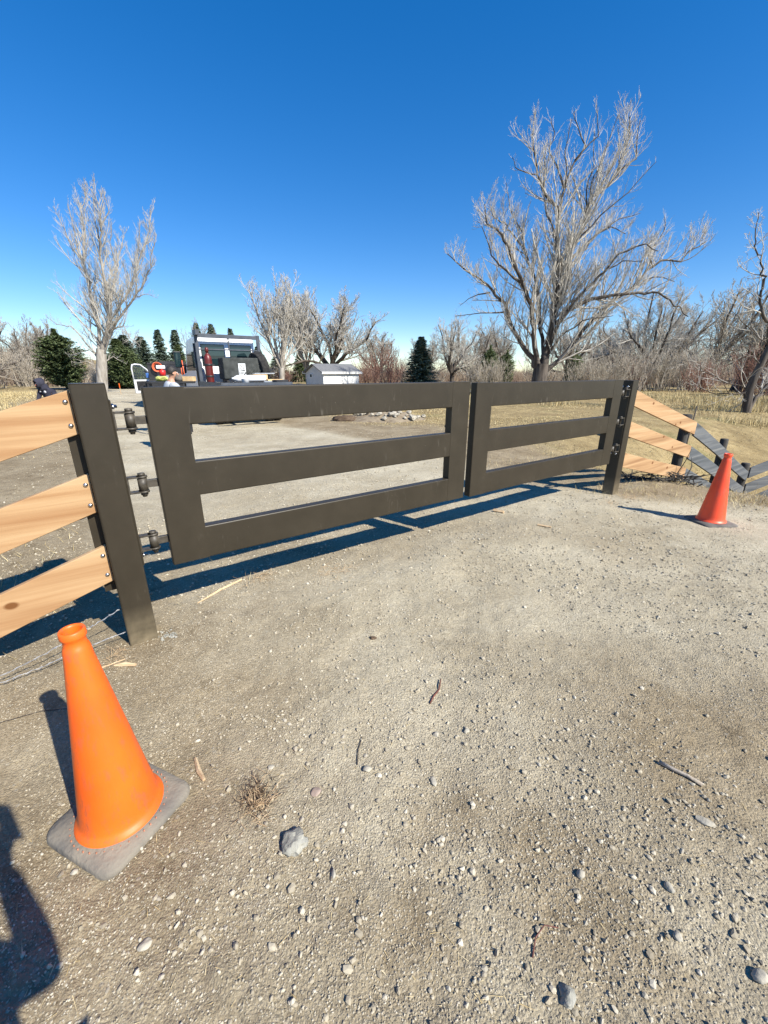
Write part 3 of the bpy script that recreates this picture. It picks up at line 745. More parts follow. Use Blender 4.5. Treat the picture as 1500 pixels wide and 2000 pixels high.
rock(-.705, .725, (.020, .015, .009), M_rock, 'white stone at the lower left beside the photographer shadow', 12, rz=.5, group=SG)
rock(-.17, .905, (.008, .018, .010), M_rock, 'slim tan stone standing in the dirt below the concrete lump', 13, rz=.1, group=SG)
rock(-1.04, .905, (.012, .009, .008), M_rock, 'small white stone at the end of the crack under the cone base', 14, rz=.3, group=SG)
rock(.66, .90, (.016, .013, .012), M_rock, 'grey stone left of centre of the brown stained patch', 15, rz=.3, group=SG)
rock(.875, .74, (.014, .012, .011), M_rock, 'round white stone at the edge of the brown stained patch', 16, rz=.3, group=SG)
rock(.39, 1.49, (.017, .012, .010), M_rock, 'pale stone by the short red twig', 17, rz=.3, group=SG)
rock(-.485, 1.30, (.016, .012, .007), M_rock, 'flat buff stone near the split wood chip by the cone', 18, rz=.3, group=SG)
def stick(name, pts, rad, m, label, n=6, cat='stick', group=None):
    x, y = pts[0][0], pts[0][1]
    P = [(p[0] - x, p[1] - y, gz(p[0], p[1]) + (p[2] if len(p) > 2 else 0) - gz(x, y)) for p in pts]
    if not hasattr(rad, '__len__'): rad = [rad] * len(P)
    o = MB().tube(P, rad, n, smooth=n > 4).build(name, m); o.location = (x, y, gz(x, y) + rad[0] * .7)
    return tag(o, label, cat, group)
stick('wood_splinter', [(-1.36, 2.60), (-1.27, 2.79), (-1.165, 2.98)], [.004, .011, .009], M_stick, 'long pale wood splinter on the dirt below the gate shadow', 4, 'wood splinter')
stick('wood_splinter', [(-.825, 1.34), (-.785, 1.28), (-.742, 1.235)], [.006, .010, .007], M_stick, 'short tan wood chip beside the rubber base of the orange cone', 4, 'wood chip')
stick('fallen_twig', [(1.185, 1.315, .004), (1.225, 1.275, .004), (1.26, 1.25, .003), (1.295, 1.21, .003)], [.009, .008, .007, .0085], M_dead, 'thick grey stick lying among the stones on the right', 7)
stick('fallen_twig', [(.235, 1.655, .002), (.26, 1.70, .006), (.292, 1.75, .004), (.312, 1.82, .01)], [.004, .0045, .004, .003], M_redstick, 'short dark red twig in the middle of the gravel', 5)
stick('wood_splinter', [(-1.55, 1.93), (-1.49, 1.945), (-1.43, 1.94)], [.005, .016, .010], M_stick, 'broad splinter of fresh wood behind the orange cone', 4, 'wood splinter')
stick('wood_splinter', [(-1.72, 1.86), (-1.62, 1.91), (-1.52, 1.99)], [.004, .006, .003], M_stick, 'thin curved wood shaving between the cone and the near gate post', 4, 'wood shaving')
stick('wood_splinter', [(1.70, 4.23), (1.82, 4.15)], [.012, .010], M_stick, 'small board offcut on the road in front of the far gate leaf', 4, 'wood offcut')
stick('wood_splinter', [(1.34, 4.72), (1.44, 4.64)], [.022, .02], M_stick, 'stubby board offcut nearest the gap between the gate leaves', 4, 'wood offcut')
stick('fallen_twig', [(.43, .70, .002), (.455, .745, .006), (.49, .77, .01), (.53, .765, .006)], [.0022, .002, .0018, .0015], M_redstick, 'thin curved root looping over the tan clod', 5, 'root')
stick('fallen_twig', [(-.115, 1.31, .002), (-.115, 1.38, .004), (-.10, 1.45, .004)], [.0025, .0022, .0016], M_barkd, 'thin straight dark twig above the white stone', 5)
stick('fallen_twig', [(-1.53, 1.62, .004), (-1.70, 1.60, .004), (-1.95, 1.48, .004)], [.0025, .0022, .0016], M_barkd, 'dark root strand lying left of the orange cone', 5)
# crumpled leaf
lf = MB().ico((0, 0, 0), (.020, .012, .009), 5, .5, 2).build('dry_leaf', M_leaf); lf.location = (-.07, 2.2, gz(-.07, 2.2) + .008)
tag(lf, 'curled dark brown leaf on the dirt, midway between cone and gate', 'leaf')
# dry weeds pulled from the ground
def weeds(x, y, n_, h, label, seed, m, name='dry_weed_clump', spread=.06):
    g = random.Random(seed); a = MB()
    for i in range(n_):
        b = Vector((g.gauss(0, spread * .5), g.gauss(0, spread * .7), 0)); d = Vector((g.uniform(-1, 1), g.uniform(-1, 1), g.uniform(.1, .7))).normalized()
        L_ = h * g.uniform(.5, 1.2); p1 = b + d * L_ * .5; p2 = p1 + (d + Vector((g.uniform(-.6, .6), g.uniform(-.6, .6), -.5))).normalized() * L_ * .5
        p2.z = max(p2.z, .002)
        a.tube([b, p1, p2], [.0011, .001, .0005], 3, False)
    o = a.build(name, m, fixn=False); o.location = (x, y, gz(x, y))
    if name == 'loose_straw': return tag(o, kind='stuff')
    return tag(o, label, 'weeds')
weeds(-.505, 1.17, 130, .055, 'dark dry weed clump with fine roots right of the orange cone', 3, M_leaf)
weeds(-.50, 1.14, 110, .06, 'straw coloured weed tuft mixed with the dark weeds right of the orange cone', 4, M_stick, spread=.055)
weeds(-1.02, 3.0, 60, .09, 'small pile of straw on the dirt just in front of the near gate leaf', 6, M_stick, 'loose_straw', .12)
weeds(-.42, 3.1, 70, .10, 'scattered straw tuft beside pale stones under the middle of the near leaf', 7, M_stick, 'loose_straw', .16)
weeds(-1.60, 2.02, 50, .07, 'straw tuft at the left foot of the near gate post', 16, M_stick, 'loose_straw', .07)
weeds(3.35, 5.32, 110, .08, 'dry grass tuft at the foot of the far gate post', 17, M_stick, 'loose_straw', .14)
weeds(2.95, 5.05, 60, .06, 'loose straw on the dirt left of the far gate post', 18, M_stick, 'loose_straw', .16)
# molten slag / grey cement crumbs at the near post foot
g = random.Random(4); a = MB()
for i in range(40): a.ico((g.gauss(0, .03), g.gauss(0, .022), .004), g.uniform(.004, .010), i, .3)
o = a.build('cement_crumbs', M_rockg); o.location = gp(.06, -.02, gz(*gp(.06, -.02)[:2])); tag(o, 'little heap of grey cement crumbs at the foot of the near gate post', 'crumbs')
M_heap = mat('heaped_earth', (.17, .13, .085), (.27, .22, .15), 6, .95, 1.0, 25)
# rubble pile beyond the gate
rp = empty('rubble_pile', (.0, 15.2, gz(0, 15.2)), 0, 'pile of dirt and broken rocks seen through the top opening of the near leaf', 'rubble pile')
a = MB(); vs = []; nn = 26
for i in range(nn):
    for j in range(nn):
        x = (i / (nn - 1) - .5) * 3.4; y = (j / (nn - 1) - .5) * 2.6; rr_ = math.hypot(x / 1.6, y / 1.2)
        z = .34 * max(0, 1 - rr_ ** 1.5) + .07 * float(fbm(np.array([x * 2.2]), np.array([y * 2.2]), 5)[0]) * (rr_ < 1) - .03
        vs.append((x, y, z))
a.add(vs, [(i * nn + j, (i + 1) * nn + j, (i + 1) * nn + j + 1, i * nn + j + 1) for i in range(nn - 1) for j in range(nn - 1)], True)
a.build('dirt_mound', M_heap, rp)
g = random.Random(8)
for i in range(46):
    x, y = g.gauss(.15, .6), g.gauss(-.35, .4); rr_ = math.hypot(x / 1.6, y / 1.2)
    if rr_ > 1: continue
    s_ = g.uniform(.03, .11)
    q = MB().ico((0, 0, 0), (s_ * 1.2, s_, s_ * .7), i, .22, 2).build('rock', M_rock, rp)
    q.location = (x, y, .34 * max(0, 1 - rr_ ** 1.5) + s_ * .3); q.rotation_euler = (g.uniform(-.5, .5), g.uniform(-.5, .5), g.uniform(0, 6))
for (px_, py_, sx, h_, lab) in ((-1.35, 14.6, .45, .16, 'dark clod of turf left of the rubble pile'), (2.6, 12.9, .7, .18, 'low dark heap of turned earth behind the end of the near leaf')):
    q = MB().ico((0, 0, 0), (sx, sx * .5, h_), int(px_ * 7) + 20, .25, 3).build('earth_clod', M_leaf if px_ < 0 else M_heap); q.location = (px_, py_, gz(px_, py_) + .02); tag(q, lab, 'clod')
# concrete culvert end beyond the right post
q = MB().span((-.55, -.1, -.1), (.55, .1, .16)).build('culvert_slab', M_rockg, None, .01); q.location = (7.0, 12.4, gz(7, 12.4) + .06); q.rotation_euler = (0, 0, .3)
tag(q, 'low pale concrete slab in the grass behind the far gate post', 'slab')

# ------------------------------------------------------------------ trees
def norm(v): return v / (np.linalg.norm(v) + 1e-9)
class Tree:
    def __init__(s, seed, up=.35, wig=.16): s.g = random.Random(seed); s.up = up; s.wig = wig; s.thick = []; s.thin = []
    def rv(s): return Vector((s.g.gauss(0, 1), s.g.gauss(0, 1), s.g.gauss(0, 1)))
    def line(s, p, d, L_, r0, r1, n):
        pts = [p.copy()]; rad = [r0]; d = d.normalized()
        for i in range(n):
            d = (d + s.rv() * s.wig + Vector((0, 0, s.up * .3))).normalized()
            p = p + d * (L_ / n); pts.append(p); rad.append(r0 + (r1 - r0) * (i + 1) / n)
        return pts, rad
    def kids(s, pts, rad, lvl, L_, cnt, t0=.2, ang=(25, 60), ratio=.5, minr=.006, maxl=4):
        g = s.g; m = len(pts) - 1
        for k in range(cnt):
            t = t0 + (1 - t0) * (k + g.random()) / cnt; i = min(int(t * m), m - 1); f = t * m - i
            p = pts[i].lerp(pts[i + 1], f); r = (rad[i] * (1 - f) + rad[i + 1] * f)
            ax = (pts[i + 1] - pts[i]).normalized(); pv = ax.cross(s.rv()).normalized()
            a = R(g.uniform(*ang)); d = ax * math.cos(a) + pv * math.sin(a)
            d = (d + Vector((0, 0, s.up * .6))).normalized()
            l2 = L_ * ratio * (1.2 - .85 * t) * g.uniform(.6, 1.25)
            s.grow(p, d, l2, max(min(r * .6, l2 * .018), minr), lvl, minr, maxl)
    def grow(s, p, d, L_, r, lvl, minr=.006, maxl=4):
        n = {0: 8, 1: 7, 2: 5, 3: 4}.get(lvl, 3)
        pts, rad = s.line(p, d, L_, r, max(r * .3, minr * .7), n)
        (s.thick if lvl <= 1 else s.thin).append((pts, rad, {0: 8, 1: 6, 2: 4}.get(lvl, 3)))
        if lvl < maxl:
            cnt = s.counts[lvl]
            s.kids(pts, rad, lvl + 1, L_, cnt, .18 if lvl else .25, minr=minr, maxl=maxl)
    counts = {0: 9, 1: 9, 2: 7, 3: 5}
    def limb(s, pts, r0, r1, lvl=1, cnt=9, ratio=.32, minr=.01, maxl=4, ang=(25, 65)):
        P = [Vector(p) for p in pts]
        # resample with a little wobble
        Q = []; 
        for i in range(len(P) - 1):
            for k in range(3):
                q = P[i].lerp(P[i + 1], k / 3)
                if not (i == 0 and k == 0): q += s.rv() * .035
                Q.append(q)
        Q.append(P[-1]); n = len(Q)
        rad = [r0 + (r1 - r0) * (i / (n - 1)) ** .8 for i in range(n)]
        s.thick.append((Q, rad, 8 if r0 > .12 else 6))
        L_ = sum((Q[i + 1] - Q[i]).length for i in range(n - 1))
        s.kids(Q, rad, lvl + 1, L_, cnt, .12, ang, ratio, minr, maxl)
    def mesh(s, lst):
        a = MB()
        for pts, rad, n in lst: a.tube(pts, rad, n, False)
        return a
    def build(s, name, loc, label, mt, mc, group=None, rz=0.0, scale=1.0):
        root = empty(name, loc, rz, label, 'tree', group); root.scale = (scale,) * 3
        s.mesh(s.thick).build('trunk', mt, root, fixn=False)
        s.mesh(s.thin).build('crown', mc, root, fixn=False)
        return root

def traced(seed, data, radii, depth, name, loc, label, mt, mc, cnt, ratio, minr, counts, up=.4, maxl=4, ang=(25, 60)):
    t = Tree(seed, up=up, wig=.16); t.counts = counts; g = random.Random(seed + 1)
    dep = {}
    for key, pts in data.items():
        base = key[0] if len(key) > 1 and key[1:].isdigit() else None
        if key == 'trunk':
            P = [(x, 0, z) for x, z in pts]
        else:
            d0 = dep.get(base, 0) if base else 0
            sl = depth.get(key, g.uniform(-.3, .3))
            acc = 0; P = []
            for i, (x, z) in enumerate(pts):
                if i: acc += math.hypot(x - pts[i - 1][0], z - pts[i - 1][1])
                y = (d0 if base else 0) + sl * acc
                P.append((x, y, z))
            if base is None: dep[key] = sl * acc * .5
            if base is not None:   # start on the parent limb: depth of the parent at that height
                par = data[base]; zz = pts[0][1]; a_ = 0; best = 1e9; yb = 0; psl = dep.get(base + '_s', 0)
                for i, (x, z) in enumerate(par):
                    if i: a_ += math.hypot(x - par[i - 1][0], z - par[i - 1][1])
                    dd = math.hypot(x - pts[0][0], z - pts[0][1])
                    if dd < best: best = dd; yb = psl * a_
                P = [(x, yb + sl * (math.hypot(x - pts[0][0], z - pts[0][1])), z) for x, z in pts]
            dep[key + '_s'] = sl
        r0, r1 = radii.get(key, (.05, .012))
        if key == 'trunk':
            Q = [Vector(p) for p in P]; n = len(Q)
            # flare at the foot
            Q.insert(0, Q[0] - Vector((0, 0, .5))); rad = [r0 * 1.25] + [r0 + (r1 - r0) * i / (n - 1) for i in range(n)]
            t.thick.append((Q, rad, 14))
        else:
            L_ = sum(math.hypot(pts[i + 1][0] - pts[i][0], pts[i + 1][1] - pts[i][1]) for i in range(len(pts) - 1))
            t.limb(P, r0, r1, 1 if r0 > .07 else 2, max(3, int(cnt * L_)), ratio if L_ > 4 else ratio * 1.5, minr, maxl, ang)
    return t.build(name, loc, label, mt, mc)

BIG = {'trunk': [(0.01, -.1), (-0.05, 1.0), (0.0, 2.0)],
  'a': [(-0.12, 1.5), (-0.52, 2.25), (-1.38, 3.38), (-2.1, 4.49), (-2.52, 5.67), (-3.23, 6.41), (-4.23, 7.23), (-5.31, 7.84), (-6.15, 8.63)],
  'a1': [(-2.46, 5.14), (-3.95, 5.14), (-5.48, 4.98)], 'a2': [(-3.4, 6.31), (-4.49, 6.1), (-5.28, 5.57)],
  'b': [(-0.15, 1.7), (-0.42, 2.48), (-0.85, 4.05), (-1.3, 5.36), (-1.88, 6.31), (-2.63, 7.44), (-3.05, 8.24), (-3.81, 9.12), (-4.5, 9.31), (-4.68, 10.17)],
  'b1': [(-2.07, 6.51), (-3.3, 7.13), (-4.04, 7.74), (-4.82, 9.02)],
  'c': [(0.05, 1.7), (0.13, 2.48), (-0.02, 4.16), (-0.16, 5.67), (-0.46, 7.13), (-0.89, 8.24), (-1.33, 9.12), (-2.0, 10.07), (-2.51, 10.63), (-3.09, 10.91), (-3.26, 11.55)],
  'c1': [(-0.08, 4.16), (-0.65, 5.36), (-1.63, 6.72), (-0.98, 8.04)],
  'd': [(0.1, 1.7), (0.19, 2.48), (0.43, 4.38), (0.34, 5.89), (0.54, 7.44), (0.1, 8.92), (0.11, 10.45), (-0.81, 11.19), (-1.38, 12.18), (-1.75, 13.49), (-1.89, 14.25)],
  'd1': [(0.11, 10.45), (0.23, 11.55), (-0.3, 12.62), (-0.77, 13.32), (-0.58, 14.25), (-0.83, 14.92)],
  'd2': [(0.23, 11.55), (0.69, 12.8), (1.3, 13.66), (0.7, 14.75), (0.55, 15.41)], 'd3': [(0.69, 12.8), (1.68, 13.92), (1.33, 15.33)],
  'd4': [(-1.38, 12.18), (-2.48, 12.45), (-2.87, 13.06)],
  'e': [(0.2, 1.8), (0.38, 2.93), (0.5, 4.71), (0.84, 5.67), (1.22, 7.13), (1.06, 8.14), (1.5, 9.02), (1.97, 10.26), (2.13, 11.28), (2.81, 11.73), (3.52, 12.53), (3.76, 13.49), (4.0, 14.42), (3.91, 15.33)],
  'd5': [(0.11, 10.45), (0.25, 12.1), (-.05, 13.3), (0.1, 14.6)], 'e3': [(1.97, 10.26), (1.75, 11.6), (1.95, 12.9), (1.8, 14.5)], 'c2': [(-0.89, 8.24), (-1.5, 9.9), (-2.3, 11.3), (-2.6, 12.6)], 'e4': [(1.5, 9.02), (2.6, 10.2), (3.9, 11.3), (5.0, 12.6)], 'd6': [(.1, 8.92), (-.6, 10.2), (-1.0, 11.4), (-1.1, 13.0)],
  'e1': [(2.13, 11.28), (1.95, 12.0), (2.39, 12.88), (2.84, 15.0)], 'e2': [(3.52, 12.53), (4.63, 13.4), (4.52, 14.42), (4.65, 15.24)],
  'f': [(0.4, 3.6), (0.5, 4.71), (0.89, 6.2), (1.2, 7.23), (1.7, 8.43), (2.55, 8.83), (3.27, 9.79), (4.3, 10.26), (5.47, 9.98)],
  'f1': [(3.27, 9.79), (4.66, 10.63), (6.02, 11.0)],
  'g': [(0.3, 2.8), (0.55, 4.38), (1.52, 5.89), (2.5, 7.03), (2.96, 7.74), (4.15, 8.14), (4.8, 7.74)], 'g1': [(2.5, 7.03), (3.36, 7.44), (4.4, 7.44)],
  'h': [(0.3, 3.0), (0.44, 4.27), (1.16, 5.14), (2.26, 5.67), (3.53, 5.83), (4.92, 5.94), (5.99, 5.89), (6.95, 5.25), (7.81, 4.6)],
  'i': [(0.15, 1.1), (0.31, 1.55), (1.42, 2.48), (2.52, 4.05), (3.73, 5.36), (4.98, 6.2), (5.96, 7.13), (6.91, 8.04), (8.28, 8.04), (9.02, 8.73), (9.71, 9.12)],
  'i1': [(6.52, 7.74), (6.25, 8.43), (7.07, 9.79), (7.0, 10.54)], 'i2': [(4.98, 6.2), (6.54, 7.13), (7.88, 6.82)],
  'j': [(0.35, 2.6), (0.67, 3.5), (1.75, 4.38), (3.15, 4.6)]}
RB = {'trunk': (.50, .44), 'a': (.20, .025), 'b': (.20, .025), 'c': (.15, .02), 'd': (.25, .025), 'e': (.24, .03), 'f': (.15, .02), 'g': (.13, .02), 'h': (.17, .025), 'i': (.18, .025), 'j': (.09, .015), 'c1': (.07, .02), 'b1': (.075, .02), 'a1': (.06, .012), 'a2': (.055, .012), 'd1': (.07, .015), 'd2': (.07, .015), 'e1': (.05, .015), 'e2': (.06, .015), 'i1': (.06, .015), 'i2': (.07, .015), 'f1': (.06, .015), 'g1': (.05, .015), 'd3': (.045, .014), 'd4': (.04, .014), 'd5': (.05, .014), 'e3': (.05, .014), 'c2': (.05, .014), 'e4': (.06, .014), 'd6': (.06, .014)}
traced(5, BIG, RB, {'a': .2, 'b': -.15, 'c': .3, 'd': .03, 'e': .10, 'f': .3, 'g': -.3, 'h': -.15, 'i': .1, 'j': -.5, 'd1': .1, 'd2': .2, 'd3': -.1, 'd4': .1, 'e1': -.1, 'e2': .15}, 'cottonwood_tree', (10.17, 28, gz(10.17, 28)),
       'tallest bare cottonwood with spreading dark limbs behind the far gate leaf', M_barkd, M_twig, 4.0, .27, .0048, {0: 9, 1: 9, 2: 9, 3: 5}, up=.5)
LEFT = {'trunk': [(-0.02, -0.1), (0.25, 1.2), (0.62, 3.17)],
 'a': [(0.43, 2.6), (0.43, 3.02), (0.59, 4.72), (0.41, 6.22), (0.43, 7.55), (0.22, 8.83), (0.36, 9.84), (0.61, 11.0), (0.66, 12.36), (1.07, 13.17)],
 'a1': [(0.5, 7.55), (-0.07, 9.96), (-0.06, 10.88), (-0.23, 12.66)], 'a2': [(0.01, 9.71), (-0.54, 10.39), (-1.37, 11.78)], 'a3': [(0.22, 8.83), (-0.23, 10.21), (-0.41, 11.18), (-0.49, 12.19)],
 'b': [(0.5, 2.6), (0.66, 3.02), (1.12, 4.72), (1.35, 6.09), (1.42, 7.42), (1.79, 8.71), (2.0, 9.96), (2.42, 11.18)],
 'b1': [(1.64, 8.06), (1.43, 8.39), (1.14, 9.65), (1.53, 11.3)], 'b2': [(1.79, 8.71), (1.93, 10.57), (2.34, 11.78)],
 'c': [(0.6, 2.9), (0.94, 3.6), (1.8, 4.72), (2.24, 6.09), (2.53, 7.74), (2.73, 9.02), (3.21, 10.27), (3.68, 11.48), (3.4, 12.48)],
 'c1': [(2.73, 9.02), (2.78, 10.57), (2.75, 12.36)], 'c2': [(3.21, 10.27), (3.96, 11.48), (3.81, 12.42)],
 'd': [(2.15, 5.5), (3.1, 6.62), (3.83, 7.68), (4.3, 8.58), (4.96, 9.71), (5.57, 10.69), (5.89, 12.01)], 'd1': [(4.29, 8.51), (4.58, 9.96), (4.9, 11.6)],
 'e': [(1.0, 3.6), (1.38, 4.16), (2.96, 5.54), (4.2, 6.56), (5.11, 7.42), (5.78, 8.32), (6.76, 10.21)], 'e1': [(4.2, 6.56), (5.06, 6.76), (5.83, 6.49)],
 'f': [(0.43, 2.4), (-0.28, 3.6), (-0.85, 4.72), (-1.74, 4.79), (-2.3, 5.27)], 'g': [(0.4, 2.2), (-0.48, 3.1), (-1.67, 2.95), (-2.53, 2.59)],
 'h': [(0.6, 2.6), (2.2, 4.44), (3.17, 4.72), (3.61, 3.88), (4.41, 3.24)], 'k': [(0.59, 4.72), (-0.31, 5.41), (-0.79, 5.88)], 'm': [(.3, 1.9), (-.6, 2.3), (-1.5, 2.0)], 'n': [(.5, 2.2), (1.3, 2.6), (2.2, 2.1)]}
RL = {'trunk': (.40, .33), 'a': (.17, .02), 'b': (.16, .02), 'c': (.17, .02), 'd': (.09, .018), 'e': (.12, .02), 'a1': (.07, .018), 'a2': (.04, .012), 'a3': (.045, .012), 'f': (.07, .014), 'g': (.06, .012), 'h': (.07, .012), 'b1': (.05, .014), 'b2': (.05, .014), 'c1': (.06, .014), 'c2': (.05, .014), 'd1': (.05, .014), 'e1': (.04, .012)}
traced(11, LEFT, RL, {'a': .1, 'b': .3, 'c': -.2, 'e': -.15}, 'cottonwood_tree', (-21.89, 33, gz(-21.89, 33)),
       'pale upright bare tree above the near gate post, its thick trunk leaning slightly', M_bark, M_twig, 5.2, .25, .0052, {0: 9, 1: 9, 2: 9, 3: 5}, up=.62)
EDGE = {'trunk': [(0.0, -0.1), (-0.12, 0.99), (-0.01, 1.66), (0.18, 2.45), (0.30, 2.9)],
 'a': [(0.22, 2.62), (-0.01, 3.5), (-0.43, 3.83), (-0.65, 4.52), (-0.62, 5.07), (-0.71, 5.3), (-0.93, 5.87), (-1.32, 6.24), (-1.42, 6.72), (-1.4, 7.36)],
 'b': [(0.12, 0.0), (0.43, 0.67), (0.72, 0.99), (1.1, 1.57), (1.6, 2.6), (1.7, 4.2)], 'p': [(0.25, 2.8), (0.6, 4.2), (1.1, 5.6), (1.2, 7.0)],
 'c': [(-0.1, .95), (-0.33, 1.06), (-1.62, 1.34), (-2.35, 1.67), (-2.76, 1.91), (-3.51, 2.14)], 'd': [(-.1, .75), (-0.25, 0.77), (-1.31, 0.74), (-1.87, 0.96), (-2.51, 1.49)],
 'e': [(-0.1, 1.1), (-0.5, 0.57), (-0.97, 0.42)], 'q': [(0.1, 1.9), (-.5, 2.3), (-.9, 2.25), (-1.5, 2.7)], 'r': [(0.25, 2.7), (-.3, 2.9), (-1.2, 3.6), (-1.9, 4.1)]}
RE = {'trunk': (.17, .10), 'a': (.075, .012), 'b': (.09, .02), 'c': (.035, .008), 'd': (.035, .008), 'e': (.02, .006), 'p': (.07, .012), 'q': (.03, .007), 'r': (.03, .007)}
traced(17, EDGE, RE, {'a': .05, 'b': .2, 'c': -.1, 'd': .2, 'p': -.2}, 'bare_tree', (15.57, 18, gz(15.57, 18)),
       'forked bare tree leaning at the right edge behind the grey fence', M_barkd, M_twig, 3.6, .3, .0055, {0: 9, 1: 8, 2: 6, 3: 4}, up=.25, maxl=4)

def gen_tree(seed, H, style, r=None):
    t = Tree(seed); g = t.g
    if style == 'upright':
        t.up = .6; t.wig = .12; t.counts = {0: 8, 1: 15, 2: 8, 3: 4}; r = r or .26
        p, ra = t.line(Vector((0, 0, -.3)), Vector((.04, 0, 1)), H * .22, r, r * .8, 4); t.thick.append((p, ra, 10))
        for k in range(8):
            a = k * .8 + g.uniform(-.3, .3); q = g.uniform(.15, .62); d = Vector((math.cos(a) * q, math.sin(a) * q, 1))
            t.grow(p[-1] - Vector((0, 0, g.uniform(0, H * .05))), d, H * g.uniform(.62, .8), r * .42, 1, .012)
    elif style == 'spread':
        t.up = .3; t.wig = .2; t.counts = {0: 8, 1: 15, 2: 9, 3: 5}; r = r or .34
        p, ra = t.line(Vector((0, 0, -.3)), Vector((.05, .05, 1)), H * .24, r, r * .85, 4); t.thick.append((p, ra, 10))
        for k in range(10):
            a = k * .66 + g.uniform(-.3, .3); q = g.uniform(.25, 1.15); d = Vector((math.cos(a) * q, math.sin(a) * q, .95))
            t.grow(p[-1] - Vector((0, 0, g.uniform(0, H * .07))), d, H * g.uniform(.5, .68), r * .5, 1, .013)
    elif style == 'lean':
        t.up = .22; t.wig = .17; t.counts = {0: 8, 1: 14, 2: 10, 3: 5}; r = r or .22
        for k in range(5):
            a = g.uniform(-.6, .6); d = Vector((.55 + g.uniform(-.35, .3), math.sin(a) * .4, 1))
            t.grow(Vector((g.uniform(-.3, .3), g.uniform(-.3, .3), -.3)), d, H * g.uniform(.8, 1.05), r * g.uniform(.6, 1), 1, .013)
    elif style == 'shrub':
        t.up = .45; t.wig = .13; t.counts = {1: 7, 2: 6, 3: 3}; r = r or .025
        for k in range(46):
            a = g.uniform(0, 6.28); q = g.uniform(0, .55); d = Vector((math.cos(a) * q, math.sin(a) * q, 1))
            t.grow(Vector((math.cos(a) * q * H * .5, math.sin(a) * q * H * .5, -.1)), d, H * g.uniform(.55, .95), r, 2, .009, 4)
    return t
def protos(style, seeds, H, mt, mc, name):
    out = []
    for s_ in seeds:
        t = gen_tree(s_, H, style); a = MB()
        tr = t.mesh(t.thick) if t.thick else None
        out.append((t, tr, t.mesh(t.thin), mt, mc, name))
    return out
def mesh_of(mb_, m):
    me = bpy.data.meshes.new('m'); me.from_pydata(mb_.v, [], mb_.f); me.polygons.foreach_set('use_smooth', mb_.sm); me.materials.append(m); return me
PRO = {}
for nm, st, sd, H, mt, mc in (('up1', 'upright', 21, 10.5, M_bark, M_twig), ('sp1', 'spread', 22, 10.5, M_barkd, M_twig), ('sp2', 'spread', 29, 9.5, M_barkd, M_twigd),
                              ('ln1', 'lean', 24, 9.5, M_barkd, M_tan), ('ln2', 'lean', 27, 9.5, M_barkd, M_twigd)):
    t = gen_tree(sd, H, st); PRO[nm] = (mesh_of(t.mesh(t.thick), mt), mesh_of(t.mesh(t.thin), mc), H)
for nm, sd, mc in (('shr', 31, M_red), ('sht', 32, M_tan), ('shd', 33, M_twigd)):
    t = gen_tree(sd, 3.6, 'shrub'); PRO[nm] = (None, mesh_of(t.mesh(t.thin), mc), 3.6)
def place(proto, x, y, H, rz, name, cat, label, group=None, wide=1.0):
    a, b, h0 = PRO[proto]; s_ = H / h0
    if a is None:
        o = bpy.data.objects.new(name, b); link(o); o.location = (x, y, gz(x, y)); o.rotation_euler = (0, 0, rz); o.scale = (s_ * wide, s_ * wide, s_)
        return tag(o, label, cat, group)
    r = empty(name, (x, y, gz(x, y)), rz, label, cat, group); r.scale = (s_ * wide, s_ * wide, s_)
    link(bpy.data.objects.new('trunk', a), r); link(bpy.data.objects.new('crown', b), r)
    return r
BT = 'bare trees around the field'
for p, x, y, H, rz, lab, wd in (
    ('sp2', -37.5, 40, 9.0, .4, 'bare brown tree cut by the left edge of the picture', 1.0),
    ('sp2', -46.3, 58, 10.6, 2.1, 'bare tree with upright crown between the left edge and the dark juniper', .8),
    ('up1', -10.8, 45, 10.6, .3, 'slim pale bare tree left of the white shed', 1.3),
    ('sp1', -6.4, 52, 12.0, 1.3, 'broad bare tree with dark limbs directly behind the white shed', 1.2),
    ('up1', -9.4, 54, 10.6, 2.3, 'faint upright bare tree between the slim pale tree and the broad dark limbed one', 1.2),
    ('sp2', -1.2, 58, 8.8, 3.3, 'smaller bare tree right behind the reddish shrubs by the shed', .9),
    ('sp2', -28.9, 70, 11.6, 4.0, 'sparse bare tree poking above the truck cab among conifers', .6),
    ('sp1', 7.4, 46, 8.4, 2.6, 'rounded bare tree right of the lone conifer, behind the gap of the gate', .95),
    ('sp2', 11.2, 52, 8.5, .9, 'bare tree just left of the tall cottonwood trunk', .9),
    ('ln2', 15.5, 56, 9.0, 3.9, 'thin bare tree standing behind the tall cottonwood', .9),
    ('sp1', 24.4, 40, 10.0, 5.0, 'bare tree with a dark forked trunk right of the cottonwood', .9),
    ('ln2', 29.5, 46, 10.0, 0.1, 'bare tree behind the far gate post, branches sweeping right', .9),
    ('ln1', 28.6, 40, 10.2, -.15, 'group-stemmed bare tree leaning right above the sloping fence', .85),
    ('ln1', 31.3, 38, 9.9, .35, 'leaning bare tree with the densest pale twigs near the right edge', .85),
    ('ln2', 38.6, 44, 10.0, .6, 'dark bare tree at the right edge behind the forked tree', .9),
    ('sp2', 31.0, 60, 10.6, 2.9, 'distant bare tree seen between the cottonwood and the far gate post', 1.0),
    ('sp2', 6.3, 62, 8.0, 5.5, 'low bare tree behind the lone conifer', .9),
    ('sp2', 20.0, 48, 8.3, 1.9, 'bare tree partly hidden by the lowest right limb of the cottonwood', .9),
    ('sp2', -52.0, 66, 9.8, 1.0, 'farther bare tree left of the juniper, low on the rise', .9),
    ('sp1', -36.0, 60, 8.5, 1.0, 'bare tree behind the dark juniper', .9)):
    place(p, x, y, H, rz, 'bare_tree', 'tree', lab, BT, wd)
SH = 'leafless shrubs along the field edge'
